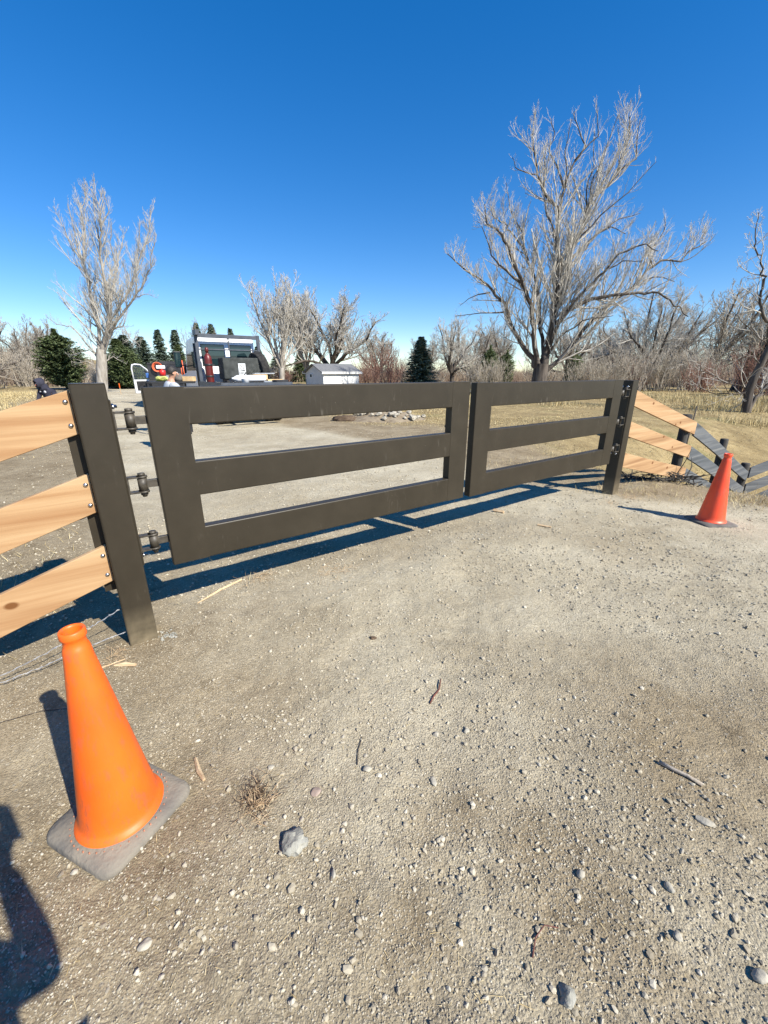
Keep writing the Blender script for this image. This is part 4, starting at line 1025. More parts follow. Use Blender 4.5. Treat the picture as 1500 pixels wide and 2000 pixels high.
for p, x, y, H, rz, lab, wd in (
    ('shr', -1.6, 41, 3.3, .4, 'low reddish shrub touching the right end of the white shed', .9),
    ('shr', .5, 38, 4.0, 1.4, 'tall red brown shrub between the white shed and the lone conifer', .9),
    ('shd', 2.0, 44, 3.6, 2.4, 'grey brown shrub just left of the lone conifer', .8),
    ('sht', 16.9, 33, 3.2, .9, 'pale twiggy shrub right of the cottonwood trunk', 1.1),
    ('shd', 19.3, 34, 4.0, .2, 'brown thicket shrub left of the far gate post', 1.1),
    ('sht', 23.1, 36, 4.4, 3.1, 'tan thicket above the top of the first sloping board', 1.1),
    ('shr', 25.3, 34, 2.6, 2.2, 'low pinkish red shrub at the edge of the tall grass', 1.1),
    ('shd', 27.5, 38, 4.3, 4.1, 'dense dark shrub mass above the sloping fence', 1.2),
    ('shr', 24.4, 28.5, 3.4, 5.1, 'dark red shrub behind the low branch of the forked tree', 1.0),
    ('shd', 26.5, 28, 3.6, .6, 'dark shrub at the right edge behind the forked tree', 1.1),
    ('sht', 10.2, 40, 3.4, 5.6, 'pale shrub in front of the dark conifers left of the cottonwood', 1.2),
    ('sht', 15.8, 35, 3.0, 4.6, 'pale brush in front of the small conifer right of the cottonwood', 1.1),
    ('sht', 14.2, 39, 3.8, 1.6, 'light shrub right behind the cottonwood foot', 1.0),
    ('sht', 9.0, 43, 3.6, 2.6, 'thin pale shrub left of the cottonwood foot', 1.0),
    ('shd', -39.5, 43, 4.5, 1.6, 'dark brown bush at the left edge above the grass', 1.0),
    ('sht', -43.0, 52, 5.0, 2.2, 'tan brushy thicket left of the dark juniper', 1.0),
    ('sht', -36.5, 50, 4.6, 4.2, 'tan brush right beside the dark juniper', 1.0),
    ('shr', -20.5, 62, 2.6, 4.2, 'low reddish brush right of the truck rack', 1.6),
    ('shr', -14.5, 60, 2.4, 1.2, 'low reddish brush left of the slim pale tree', 1.6),
    ('sht', -8.0, 58, 2.6, .2, 'low tan brush behind the roof of the white shed', 1.4),
    ('sht', 5.5, 50, 2.6, 1.2, 'low tan brush right of the lone conifer', 1.4),
    ('shr', 21.5, 37, 3.0, 1.2, 'reddish shrub directly above the far gate post', 1.1),
    ('sht', -25.5, 38, 2.4, 3.2, 'pale brush around the foot of the upright tree by the near post', .8)):
    place(p, x, y, H, rz, 'bare_shrub', 'shrub', lab, SH, wd)

def conifer_mesh(seed, H, Rm, m, dense=1.0, juniper=False):
    g = np.random.RandomState(seed); V = []; F = []
    nb = int(520 * dense); idx = 0
    for i in range(nb):
        t = g.rand() ** 1.15; z = H * (.05 + .95 * t)
        if juniper: Rz = Rm * (1 - abs(2 * t - .75) ** 2.4 * .75) * g.uniform(.7, 1.05) * (1 if t < .85 else .6)
        else: Rz = Rm * (1 - t) ** .72 * g.uniform(.62, 1.18) + .08
        a = g.rand() * 2 * PI; ca, sa = math.cos(a), math.sin(a)
        n_ = max(4, int(Rz / .12))
        for k in range(n_):
            f = (k + 1) / n_; rr_ = Rz * f; dz = -.18 * rr_ * (1 - .5 * f) if not juniper else .25 * rr_
            cx, cy, cz = ca * rr_, sa * rr_, z + dz + g.uniform(-.05, .05)
            for q in range(4):
                b = a + g.uniform(-1.3, 1.3); L_ = g.uniform(.16, .32) * (1.1 - .3 * f); w_ = L_ * .3; e = g.uniform(-.6, .35)
                dx, dy, dz2 = math.cos(b) * L_ * math.cos(e), math.sin(b) * L_ * math.cos(e), math.sin(e) * L_
                sx, sy, sz = -math.sin(b) * w_, math.cos(b) * w_, g.uniform(-.5, .5) * w_
                V += [(cx - sx, cy - sy, cz - sz), (cx + sx, cy + sy, cz + sz), (cx + dx, cy + dy, cz + dz2)]
                F.append((idx, idx + 1, idx + 2)); idx += 3
    me = bpy.data.meshes.new('crown'); me.from_pydata(V, [], F); me.materials.append(m); return me
tr_ = MB().tube([(0, 0, -.2), (0, 0, 2.5), (0, 0, 5.2)], [.13, .08, .02], 7); TRK = mesh_of(tr_, M_barkd)
CON = {'j': (conifer_mesh(1, 5.4, 2.1, M_fir, 1.7, True), 5.6), 's': (conifer_mesh(2, 5.6, 1.7, M_fir, 1.4), 5.6), 'b': (conifer_mesh(3, 5.6, 1.75, M_firb, 1.4), 5.6), 'n': (conifer_mesh(4, 5.6, 1.25, M_firb, 1.2), 5.6)}
for p, x, y, H, rz, lab, wd in (
    ('j', -31.2, 42, 5.7, .4, 'broad dark juniper left of the pale upright tree', 1.0),
    ('j', -27.0, 45, 4.8, 1.4, 'dark juniper directly behind the trunk of the pale upright tree', .9),
    ('b', -29.5, 50, 5.6, .2, 'blue green spruce right of the upright tree trunk', 1.3),
    ('s', -28.6, 47, 5.0, 2.9, 'dense spruce between the upright tree trunk and the blue green spruce', 1.4),
    ('b', -30.3, 55, 5.8, 1.2, 'spruce beside the blue green spruce, left of the pointed one', 1.2),
    ('n', -29.6, 58, 6.9, 2.2, 'sharply pointed spruce left of the truck mirror', 1.0),
    ('n', -29.3, 62, 7.2, 3.2, 'pointed spruce just left of the truck rack', 1.0),
    ('s', -28.2, 60, 5.2, .9, 'short dense conifer between the two pointed spruces', 1.0),
    ('n', -29.5, 70, 8.9, 4.2, 'conifer tip above the left part of the truck cab', .8),
    ('n', -28.0, 72, 9.0, 5.2, 'conifer tip above the middle of the truck cab', .9),
    ('n', -25.6, 74, 8.5, .3, 'conifer tip above the right part of the truck cab', .8),
    ('s', -20.8, 72, 5.6, 1.3, 'rounded dark conifer right of the truck rack', 1.3),
    ('s', -18.2, 74, 4.7, 2.3, 'low dark conifer behind the slim pale tree', 1.5),
    ('s', -14.0, 72, 4.6, 2.8, 'low dark conifer between the slim pale tree and the shed roof', 1.3),
    ('b', 2.95, 35, 4.25, 3.3, 'lone blue green conifer in the open, between red shrub and gate gap', 1.2),
    ('j', 10.7, 44, 4.3, 4.3, 'dark conifer left of the cottonwood trunk', .6),
    ('j', 12.7, 45, 3.9, 5.3, 'short conifer half hidden by the cottonwood trunk', .6),
    ('j', 16.3, 37, 3.4, .8, 'small dark conifer right of the cottonwood trunk', .6),
    ('j', 33.5, 37, 4.8, 1.8, 'dark evergreen behind the forked tree at the right edge', 1.2)):
    me, h0 = CON[p]; s_ = H / h0
    r = empty('conifer_tree', (x, y, gz(x, y)), rz, lab, 'conifer', 'evergreens around the field'); r.scale = (s_ * wd, s_ * wd, s_)
    link(bpy.data.objects.new('trunk', TRK), r); link(bpy.data.objects.new('crown', me), r)

# far-off woods: one uncountable mass
def woods():
    g = np.random.RandomState(77); V = []; F = []; T = []
    for i in range(900):
        t = R(g.uniform(-58, 58)); y = g.uniform(78, 170); x = math.tan(t) * y
        if abs(t) > R(25): y *= .8; x *= .8
        H = g.uniform(3.5, 9.5) * (1.05 if t > R(24) else (.75 if t < R(-36) else .33)); z0 = gz(x, y)
        tn = g.rand()
        for k in range(9):
            a = g.rand() * 6.28; q = g.uniform(.05, .4); p = np.array([x + g.uniform(-1, 1), y, z0]); d = np.array([math.cos(a) * q, math.sin(a) * q, 1]); L_ = H * g.uniform(.6, 1)
            e = p + d * L_; w_ = .10
            n0 = len(V); V += [(p[0] - w_, p[1], p[2]), (p[0] + w_, p[1], p[2]), tuple(e)]; F.append((n0, n0 + 1, n0 + 2)); T += [tn * .5] * 3
            for j in range(9):
                f = g.uniform(.25, 1); b = p + d * L_ * f; a2 = g.rand() * 6.28; dd = np.array([math.cos(a2) * .6, math.sin(a2) * .6, g.uniform(.3, 1)]) * H * g.uniform(.12, .28)
                n0 = len(V); V += [(b[0] - .035, b[1], b[2]), (b[0] + .035, b[1], b[2]), tuple(b + dd)]; F.append((n0, n0 + 1, n0 + 2)); T += [.4 + tn * .6] * 3
    m = tone_mat('far_twigs', (.13, .115, .095), (.26, .225, .185), (.40, .355, .30))
    o = np_mesh('distant_woods', V, F, m, attrs={'tone': T}); tag(o, kind='stuff')
woods()
def brush_row():
    g = np.random.RandomState(78); V = []; F = []; T = []
    for i in range(2600):
        t = R(g.uniform(-58, 58)); y = g.uniform(70, 110) if abs(t) < R(24) else g.uniform(52, 90); x = math.tan(t) * y; H = g.uniform(1.0, 3.0); z0 = gz(x, y); tn = g.rand()
        for k in range(16):
            bx = x + g.uniform(-1.4, 1.4); n0 = len(V)
            V += [(bx - .04, y, z0), (bx + .04, y, z0), (bx + g.uniform(-.8, .8), y + g.uniform(-.6, .6), z0 + H * g.uniform(.5, 1))]; F.append((n0, n0 + 1, n0 + 2)); T += [tn] * 3
    m = tone_mat('far_brush', (.13, .09, .07), (.23, .17, .125), (.33, .26, .18))
    o = np_mesh('distant_brush', V, F, m, attrs={'tone': T}); tag(o, kind='stuff')
brush_row()

# brush pile by the far post
g = random.Random(3); a = MB()
for i in range(90):
    p = Vector((g.uniform(-.7, .7), g.gauss(0, .16), g.uniform(.0, .06))); d = Vector((g.uniform(-1, 1), g.uniform(-.5, .5), g.uniform(-.2, .3))).normalized(); L_ = g.uniform(.15, .45)
    q = p + d * L_ * .5 + Vector((0, 0, g.uniform(-.05, .05))); e = q + (d + Vector((g.uniform(-.5, .5), g.uniform(-.5, .5), g.uniform(-.4, .4)))).normalized() * L_ * .5
    a.tube([p, q, e], [.011, .008, .003], 4, False)
o = a.build('brush_pile', M_post, fixn=False); o.location = (4.45, 6.55, gz(4.45, 6.55)); tag(o, 'tangle of dark dead branches under the lowest fresh board of the far fence', 'brush pile')
g = random.Random(13); a = MB()
for i in range(80):
    p = Vector((g.uniform(-.5, .5), g.uniform(-.35, .35), g.uniform(.0, .2))); d = Vector((g.uniform(-1, 1), g.uniform(-.5, .5), g.uniform(-.1, 1))).normalized(); L_ = g.uniform(.3, .8)
    q = p + d * L_ * .5; e = q + (d + Vector((g.uniform(-.5, .5), g.uniform(-.5, .5), g.uniform(-.5, .3)))).normalized() * L_ * .5
    a.tube([p, q, e], [.009, .007, .003], 4, False)
o = a.build('brush_pile', M_tan, fixn=False); o.location = (8.15, 8.35, gz(8.15, 8.35) - .05); tag(o, 'tangle of tan sticks in the ditch under the corner of the grey fence', 'brush pile')
# survey stakes in the left field
for x, y, h, lab, mm in ((-18.9, 30.5, .75, 'orange tipped wooden stake in the field left of the upright tree trunk', 'o'), (-17.2, 34.0, .8, 'thin dark stake beside the far road left of the open truck door', 'd')):
    r = empty('survey_stake', (x, y, gz(x, y)), 0, lab, 'stake')
    MB().span((-.02, -.01, -.1), (.02, .01, h)).build('stake', M_stick if mm == 'o' else M_barkd, r)
    if mm == 'o': MB().span((-.024, -.014, h - .3), (.024, .014, h + .02)).build('ribbon', M_coneA, r)

# ------------------------------------------------------------------ shed
M_white = mat('white_paint', (.72, .72, .70), (.80, .80, .78), 3, .6, .05)
M_gable_shade = mat('shaded_gable_tone', (.50, .50, .49), (.56, .56, .55), 3, .7)  # greyer than the white walls: shade of the gable end put into the colour
M_shing = mat('grey_shingles', (.11, .115, .12), (.19, .19, .195), 14, .9, .4, 40)
M_dark = mat('dark_glass', (.02, .03, .035), (.05, .07, .075), 4, .15)
sh = empty('shed', (-4.55, 38.0, gz(-4.4, 38)), R(39), 'small white shed with grey shingle roof standing in the field', 'shed')
sw, sdp, sh_, rh = 3.6, 2.9, 1.62, .62
a = MB(); P5 = [(-sdp / 2, -.1), (sdp / 2, -.1), (sdp / 2, sh_), (0, sh_ + rh), (-sdp / 2, sh_)]
a.prism([(y, z) for y, z in P5], 'x', -sw / 2, sw / 2); a.build('wall', M_white, sh)
gb = MB(); gb.prism([(y * .985, z) for y, z in P5], 'x', -sw / 2 - .012, -sw / 2 - .002); gb.build('gable_shade_panel', M_gable_shade, sh)  # thin panel over the gable carrying its painted shade
for sg in (-1, 1):
    an = math.atan2(rh, sdp / 2); Ls = math.hypot(rh, sdp / 2) + .25
    c = Vector((0, sg * (Ls / 2) * math.cos(an), sh_ + rh + .05 - (Ls / 2) * math.sin(an)))
    MB().box(c, (sw + .5, Ls, .05), (-sg * an, 0, 0)).build('roof', M_shing, sh)
    MB().span((-sw / 2 - .25, sg * (sdp / 2 + .19), sh_ - .14), (sw / 2 + .25, sg * (sdp / 2 + .23), sh_ + .03)).build('fascia', M_white, sh)
dr = MB().span((-sw / 2 - .04, -.95, 0), (-sw / 2 - .014, -.05, 1.5)).build('door', M_gable_shade, sh, .004)
fmw = MB().span((-sw / 2 - .05, .35, 1.15), (-sw / 2 - .014, .75, 1.5)).build('window', M_white, sh); MB().span((-sw / 2 - .056, .4, 1.2), (-sw / 2 - .051, .7, 1.45)).build('pane', M_dark, fmw)
# pond glimpsed through the gap between the leaves
M_water, N, L, b = new_mat('pond_water'); b.inputs['Base Color'].default_value = (.05, .09, .13, 1); b.inputs['Roughness'].default_value = .05
a = MB(); vs = [(math.cos(k * .1963) * 2.6, math.sin(k * .1963) * 1.8, 0) for k in range(32)]; a.add(vs, [tuple(range(32))])
o = a.build('pond', M_water); o.location = (6.9, 33.2, gz(6.9, 33.2) + .16); tag(o, kind='structure')

# ------------------------------------------------------------------ work truck
M_print = mat('label_white', (.62, .65, .66), (.68, .70, .71), 5, .6)
M_tw = mat('truck_white', (.74, .75, .76), (.80, .81, .82), 2, .3, coat=.5)
M_rack = mat('slate_rack_paint', (.045, .055, .07), (.07, .08, .10), 5, .45)
M_blk = mat('black_paint', (.012, .012, .014), (.03, .03, .032), 5, .5)
M_tyre = mat('tyre_rubber', (.014, .014, .015), (.04, .038, .035), 12, .85, .3, 60)
M_glass, N, L, b = new_mat('tinted_glass'); b.inputs['Base Color'].default_value = (.012, .028, .033, 1); b.inputs['Roughness'].default_value = .06; b.inputs['Specular IOR Level'].default_value = .8
M_redcyl = mat('dark_red_cylinder', (.09, .012, .010), (.14, .02, .018), 6, .4)
M_cloth = mat('black_cover_cloth', (.03, .034, .032), (.06, .065, .062), 6, .9, .6, 12)
M_chrome = mat('chrome', (.6, .62, .65), (.7, .72, .75), 6, .15, metal=1)
M_ply = mat('raw_plywood', (.50, .33, .15), (.62, .44, .24), 8, .8)
M_orange = mat('orange_hose', (.75, .13, .05), (.82, .18, .07), 8, .5)
M_redp = mat('red_plastic', (.55, .02, .02), (.65, .03, .03), 8, .4)
M_blue = mat('blue_mirror_reflection', (.03, .10, .33), (.05, .16, .45), 8, .35)  # reflected blue of the pickup mirror, put into the base colour
M_alu = mat('dull_aluminium', (.42, .43, .44), (.6, .61, .62), 9, .4, metal=.8)
def wheel(parent, x, y, z, r, w_, dual=False, name='wheel'):
    Mx = Matrix.Translation((x, y, z)) @ Matrix.Rotation(PI / 2, 4, 'Y')
    ty = MB(); hw = w_ / 2; prof = [(r * .6, -hw * .8), (r * .9, -hw), (r * .97, -hw * .92), (r, -hw * .75)]
    for k in range(5):
        c = -hw * .6 + k * hw * .3; prof += [(r, c - hw * .09), (r * .965, c - hw * .06), (r * .965, c + hw * .0), (r, c + hw * .03)]
    prof += [(r, hw * .75), (r * .97, hw * .92), (r * .9, hw), (r * .6, hw * .8)]
    ty.lathe(prof, 32, Mx)
    o = ty.build('tyre', M_tyre, parent)
    MB().lathe([(0, -hw * .3), (r * .3, -hw * .4), (r * .58, -hw * .75), (r * .62, -hw * .82), (r * .62, hw * .82), (r * .58, hw * .75), (r * .3, hw * .4), (0, hw * .3)], 24, Mx).build('rim', M_alu, o)
    return o
TA = R(36)   # heading left of forward
tr = empty('flatbed_truck', (-5.35, 15.15, gz(-5.35, 15.15)), TA, 'white flatbed work truck with dark headache rack parked beyond the near gate leaf', 'truck')
ZD = 1.27   # deck height; local frame: x right, y forward, origin below the rack centre
MB().span((-1.08, -2.55, ZD - .09), (1.08, .05, ZD)).build('deck', M_blk, tr, .008)
MB().span((-1.11, -2.6, ZD - .13), (-1.084, .05, ZD + .03)).build('deck_rail', M_rack, tr); MB().span((1.084, -2.6, ZD - .13), (1.11, .05, ZD + .03)).build('deck_rail', M_rack, tr)
MB().span((-1.08, -2.6, ZD - .22), (1.08, -2.556, ZD + .03)).build('tail_board', M_rack, tr)
MB().span((-.45, -2.4, .55), (-.35, 3.6, .8)).span((.35, -2.4, .55), (.45, 3.6, .8)).build('chassis', M_blk, tr)
MB().span((-1.0, -2.45, .45), (1.0, -2.38, .58)).build('bumper', M_blk, tr)
for x in (-.98, -.70, .70, .98): wheel(tr, x, -1.35, .42, .42, .24)
for x in (-.9, .9): wheel(tr, x, 2.6, .42, .42, .26)
for x in (-.84, .84): MB().span((x - .26, -1.85, .90), (x + .26, -.85, .93)).span((x - .26, -1.87, .5), (x + .26, -1.85, .93)).build('mud_flap', M_blk, tr)
# headache rack
rk = MB()
for x in (-1.04, 1.04): rk.span((x - .05, -.05, ZD), (x + .05, .05, 2.82))
rk.span((-.99, -.045, 2.68), (.99, .045, 2.80)); rk.span((-.99, -.03, 2.30), (.99, .03, 2.34)); rk.span((-.02, -.025, 2.34), (.02, .025, 2.68))
rk.span((-1.10, -.30, 2.74), (-.98, .10, 2.90))
rk.build('headache_rack', M_rack, tr, .004)
# cab
cab = MB(); cy0, cy1 = .28, 2.35
prof = [(cy0, .75), (cy1 + .1, .75), (cy1 + .1, 1.55), (cy1 - .25, 2.35), (cy1 - .6, 2.70), (cy0 + .2, 2.76), (cy0 + .04, 2.70), (cy0, 2.6)]
cab.prism([(y, z) for y, z in prof], 'x', -.98, .98); cb = cab.build('cab', M_tw, tr, .05, 3)
for x0, x1 in ((-.84, -.11), (.11, .84)):
    wn = MB().span((x0 - .02, cy0 - .018, 1.80), (x1 + .02, cy0 - .001, 2.50)).build('rear_window', M_blk, tr, .008)
    MB().span((x0, cy0 - .026, 1.82), (x1, cy0 - .019, 2.48)).build('pane', M_glass, wn)
for sg in (-1, 1):
    sw_ = MB().prism([(cy0 + .55, 1.65), (cy1 - .1, 1.65), (cy1 - .42, 2.2), (cy0 + .55, 2.3)], 'x', sg * .981, sg * .987).build('side_window', M_glass, tr)
MB().prism([(-.88, 1.66), (.88, 1.66), (.8, 2.2), (-.8, 2.2)], 'y', cy1 + .02, cy1 + .06).build('windscreen', M_glass, tr)
hd = MB().prism([(cy1 + .1, .7), (cy1 + 1.3, .7), (cy1 + 1.35, 1.2), (cy1 + 1.2, 1.5), (cy1 + .1, 1.62)], 'x', -.92, .92).build('hood', M_tw, tr, .04)
MB().box((-.55, .6, 2.78), (.12, .1, .05)).box((0, .6, 2.78), (.12, .1, .05)).box((.5, .6, 2.78), (.12, .1, .05)).build('marker_lights', M_ply, tr)
for sg in (-1, 1):
    mr = MB().span((sg * 1.18, 2.0, 1.75), (sg * 1.42, 2.07, 2.32)); q = mr.build('mirror', M_blk, tr, .02)
    MB().span((sg * 1.20, 1.99, 1.78), (sg * 1.40, 1.998, 2.28)).build('mirror_glass', M_glass, q); MB().tube([(sg * .98, 2.1, 1.8), (sg * 1.2, 2.05, 1.85)], .02, 6).tube([(sg * .98, 2.1, 2.2), (sg * 1.2, 2.05, 2.2)], .02, 6).build('mirror_arm', M_blk, q)
MB().tube([(-1.08, .14, .9), (-1.08, .14, 2.5)], .05, 8).build('exhaust_stack', M_blk, tr)
for x in (-.95,): MB().span((x - .05, -2.62, ZD - .2), (x + .05, -2.59, ZD - .12)).build('tail_light', M_redp, tr)
MB().span((.9, -2.62, ZD - .2), (1.0, -2.601, ZD - .12)).build('tail_light', M_redp, tr)
# load on the deck: every item its own thing
def world_t(x, y, z): return tr.matrix_world_basis @ Vector((x, y, z)) if False else Vector(tr.location) + Matrix.Rotation(TA, 3, 'Z') @ Vector((x, y, z))
def item(name, x, y, z, label, cat, rz=0): return empty(name, world_t(x, y, z), TA + rz, label, cat)
# spare tyre leaning on the rack, right side
it = item('spare_wheel', .82, -.50, ZD + .50, 'big spare wheel standing on the deck at the right end of the truck rack', 'wheel', R(38)); wheel(it, 0, 0, 0, .50, .28); it.rotation_euler = (R(0), R(-12), TA + R(8))
# welder under a black cover
it = item('covered_welder', .12, -.55, ZD, 'machine under a black cloth cover with a white printed label on the truck deck', 'machine')
vs = []; nx_, nz_ = 12, 6
a = MB(); a.span((-.62, -.3, .1), (.62, .3, .78)); cv = a.build('cover', M_cloth, it, .04, 3)
a = MB(); g = random.Random(6)
for i in range(5):
    x0 = -.1 + i * .13; a.tube([(x0, -.305, .12 + .05 * (i % 2)), (x0 + .22, -.312, .32 + .03 * i), (x0 + .42 if x0 < .1 else .6, -.30, .62 + .02 * (i % 3))], [.012, .02, .008], 5)
a.build('cover_folds', M_cloth, it)
lb = MB().span((-.14, -.318, .22), (.10, -.312, .60)).build('printed_label', M_print, it)
a = MB()
for i in range(5): a.span((-.12 + i * .045, -.3215, .25), (-.10 + i * .045, -.3185, .34))
a.tube([(-.10, -.321, .55), (-.02, -.321, .50), (.07, -.321, .56), (.02, -.321, .44), (.06, -.321, .38), (-.05, -.321, .40), (-.10, -.321, .46)], .008, 4)
a.span((-.11, -.3215, .36), (.08, -.3185, .375)); a.build('label_print', M_blk, lb)
for x in (-.5, .5): MB().span((x - .04, -.25, 0), (x + .04, .25, .1)).build('skid', M_blk, it)
# gas bottle
it = item('gas_cylinder', -.80, -.22, ZD, 'dark red gas cylinder strapped upright to the left of the truck rack', 'gas cylinder')
MB().lathe([(0, 0), (.12, 0), (.125, .02), (.125, .70), (.115, .80), (.07, .88), (.04, .91), (.04, .95), (.055, .95), (.055, 1.08), (.03, 1.1), (0, 1.1)], 20).build('bottle', M_redcyl, it)
MB().lathe([(.127, .52), (.137, .53), (.137, .58), (.127, .59)], 20).span((-.03, .1, .52), (.22, .15, .58)).build('strap', M_blk, it); MB().lathe([(.127, .16), (.133, .17), (.133, .21), (.127, .22)], 20).build('band', M_blk, it)
# white cylinder lying down
it = item('white_cylinder', .20, -1.35, ZD + .13, 'white cylinder lying flat across the truck deck', 'cylinder')
MB().lathe([(0, -.62), (.03, -.62), (.035, -.57), (.08, -.5), (.105, -.44), (.105, .46), (.10, .48), (0, .48)], 18, Matrix.Rotation(PI / 2, 4, 'Y')).build('bottle', M_tw, it)
it = item('bucket', -.28, -2.25, ZD, 'small white container at the back edge of the truck deck', 'container')
MB().lathe([(0, 0), (.10, 0), (.12, .13), (.125, .14), (.0, .145)], 16).build('tub', M_tw, it)
for k, (x, y, z, w_, d_, h_, m_, lab, rz) in enumerate(((.72, -1.15, .26, .75, .18, .04, M_alu, 'thin grey board on top of the wood stack on the deck', .15), (.95, -1.45, .0, .55, .22, .10, M_ply, 'brown timber block at the right side of the truck deck', .1), (.80, -1.75, .0, .6, .3, .05, M_alu, 'flat grey sheet pieces at the right side of the deck', -.3), (.86, -2.2, 0, .45, .25, .09, M_blk, 'dark tool bag on the rear right of the deck', .2), (.55, -1.15, 0, .5, .3, .25, M_ply, 'plywood crate beneath the thin grey board on the deck', 0))):
    q = MB().span((-w_ / 2, -d_ / 2, 0), (w_ / 2, d_ / 2, h_)).build('deck_load', m_, None, .01); q.location = world_t(x, y, ZD + z); q.rotation_euler = (0, 0, TA + rz); tag(q, lab, 'load', 'loose things on the truck deck')

# ------------------------------------------------------------------ service pickup ahead
pk = empty('service_pickup', (-10.22, 20.85, gz(-10.22, 20.85)), R(25), 'white service pickup with black tool body and open driver door beyond the truck', 'pickup')
MB().span((-.98, -1.4, .55), (.98, 1.2, 1.25)).build('bed', M_blk, pk, .03)
MB().span((-.95, -1.35, 1.25), (-.62, 1.15, 1.95)).span((.62, -1.35, 1.25), (.95, 1.15, 1.95)).span((-.62, .9, 1.25), (.62, 1.15, 2.1)).span((-.95, -1.38, 1.9), (.95, -1.3, 1.98)).build('tool_body', M_blk, pk, .01)
MB().span((-.6, -1.3, 1.26), (.6, .88, 1.45)).build('tool_tray', M_alu, pk)
pr2 = [(1.3, .6), (3.1, .6), (3.1, 1.25), (2.75, 1.75), (2.5, 1.93), (1.4, 1.93), (1.3, 1.8)]
MB().prism(pr2, 'x', -.96, .96).build('cab', M_tw, pk, .05, 3)
MB().prism([(3.12, .6), (4.2, .6), (4.25, 1.0), (3.12, 1.2)], 'x', -.94, .94).build('hood', M_tw, pk, .04)
for x in (-.88, .88): wheel(pk, x, -.3, .38, .38, .26); wheel(pk, x, 3.5, .38, .38, .26)
dr = empty('door', (-.98, 2.55, 0), 0); dr.parent = pk; dr.rotation_euler = (0, 0, R(-62))
del dr
Md = Matrix.Translation((-.99, 2.55, 0)) @ Matrix.Rotation(R(-58), 4, 'Z')
def dpts(pts): return [tuple(Md @ Vector((0, y, z))) for y, z in pts]
bpy.data.objects.remove(bpy.data.objects['door'])
door = MB().prism([(-1.05, .55), (0, .55), (0, 1.22), (-1.05, 1.22)], 'x', -.04, .04); door.v = [tuple(Md @ Vector(v)) for v in door.v]; door = door.build('door', M_tw, pk, .015)
fr_ = MB().tube(dpts([(-1.03, 1.2), (-1.05, 1.75), (-1.0, 1.93), (-.85, 1.97), (-.6, 1.95), (-.3, 1.72), (-.04, 1.3)]), .032, 8); fr_.build('window_frame', M_tw, door)
gl_ = MB().prism([(-1.02, 1.2), (-.05, 1.2), (-.3, 1.7), (-.6, 1.92), (-.98, 1.92)], 'x', -.004, .004); gl_.v = [tuple(Md @ Vector(v)) for v in gl_.v]
M_clear, N, L, b = new_mat('clear_glass')
tb = N.new('ShaderNodeBsdfTransparent'); gb_ = N.new('ShaderNodeBsdfGlossy'); gb_.inputs['Roughness'].default_value = .03; mxs = N.new('ShaderNodeMixShader'); mxs.inputs[0].default_value = .12
L.new(tb.outputs[0], mxs.inputs[1]); L.new(gb_.outputs[0], mxs.inputs[2]); L.new(mxs.outputs[0], N['Material Output'].inputs['Surface'])
gl_.build('door_glass', M_clear, door)
tp = MB().prism([(-.95, .7), (-.08, .7), (-.08, 1.15), (-.95, 1.15)], 'x', .042, .07); tp.v = [tuple(Md @ Vector(v)) for v in tp.v]; tp.build('door_trim', M_blk, door)
mi = MB().box((-1.18, 2.42, 1.42), (.30, .12, .26)); mi.build('mirror', M_blue, pk, .04)
def pw(x, y, z): return Vector(pk.location) + Matrix.Rotation(R(25), 3, 'Z') @ Vector((x, y, z))
a = MB()
for k in range(4):
    rr_ = .20 - k * .02; a.tube([(rr_ * math.cos(t_ * PI / 12), (k - 2) * .03, rr_ * math.sin(t_ * PI / 12)) for t_ in range(25)], .014, 6)
q = a.build('hose_coil', M_orange); q.location = pw(-.55, -1.46, 1.80); q.rotation_euler = (0, 0, R(25)); tag(q, 'coil of orange hose hung on the black tool body of the pickup', 'hose')
q = MB().lathe([(0, -.12), (.12, -.12), (.13, .10), (.08, .13), (0, .13)], 14).build('red_jug', M_redp); q.location = pw(-.38, -1.5, 1.55); tag(q, 'red jug below the orange hose coil', 'jug')
q = MB().span((-.18, -.06, -.07), (.18, .06, .07)).build('white_box', M_tw, None, .02); q.location = pw(-.42, -1.50, 1.80); q.rotation_euler = (0, 0, R(25)); tag(q, 'small white box inside the orange hose coil', 'box')
it = empty('torch_pair', pw(.45, -1.52, 1.2), R(25), 'pair of long orange handled tools standing upright behind the pickup', 'tool')
for dx in (-.06, .06): MB().tube([(dx, 0, 0), (dx * .5, 0, .9)], .022, 6).build('handle', M_orange, it)
MB().box((0, 0, .1), (.22, .08, .18)).build('jaw', M_redcyl, it)
M_hv = mat('yellow_green_cloth', (.42, .45, .10), (.58, .60, .2), 20, .8, .4)
q = MB().ico((0, 0, 0), (.15, .10, .07), 4, .3, 2).build('folded_vest', M_hv); q.location = (-5.15, 11.3, 1.5)
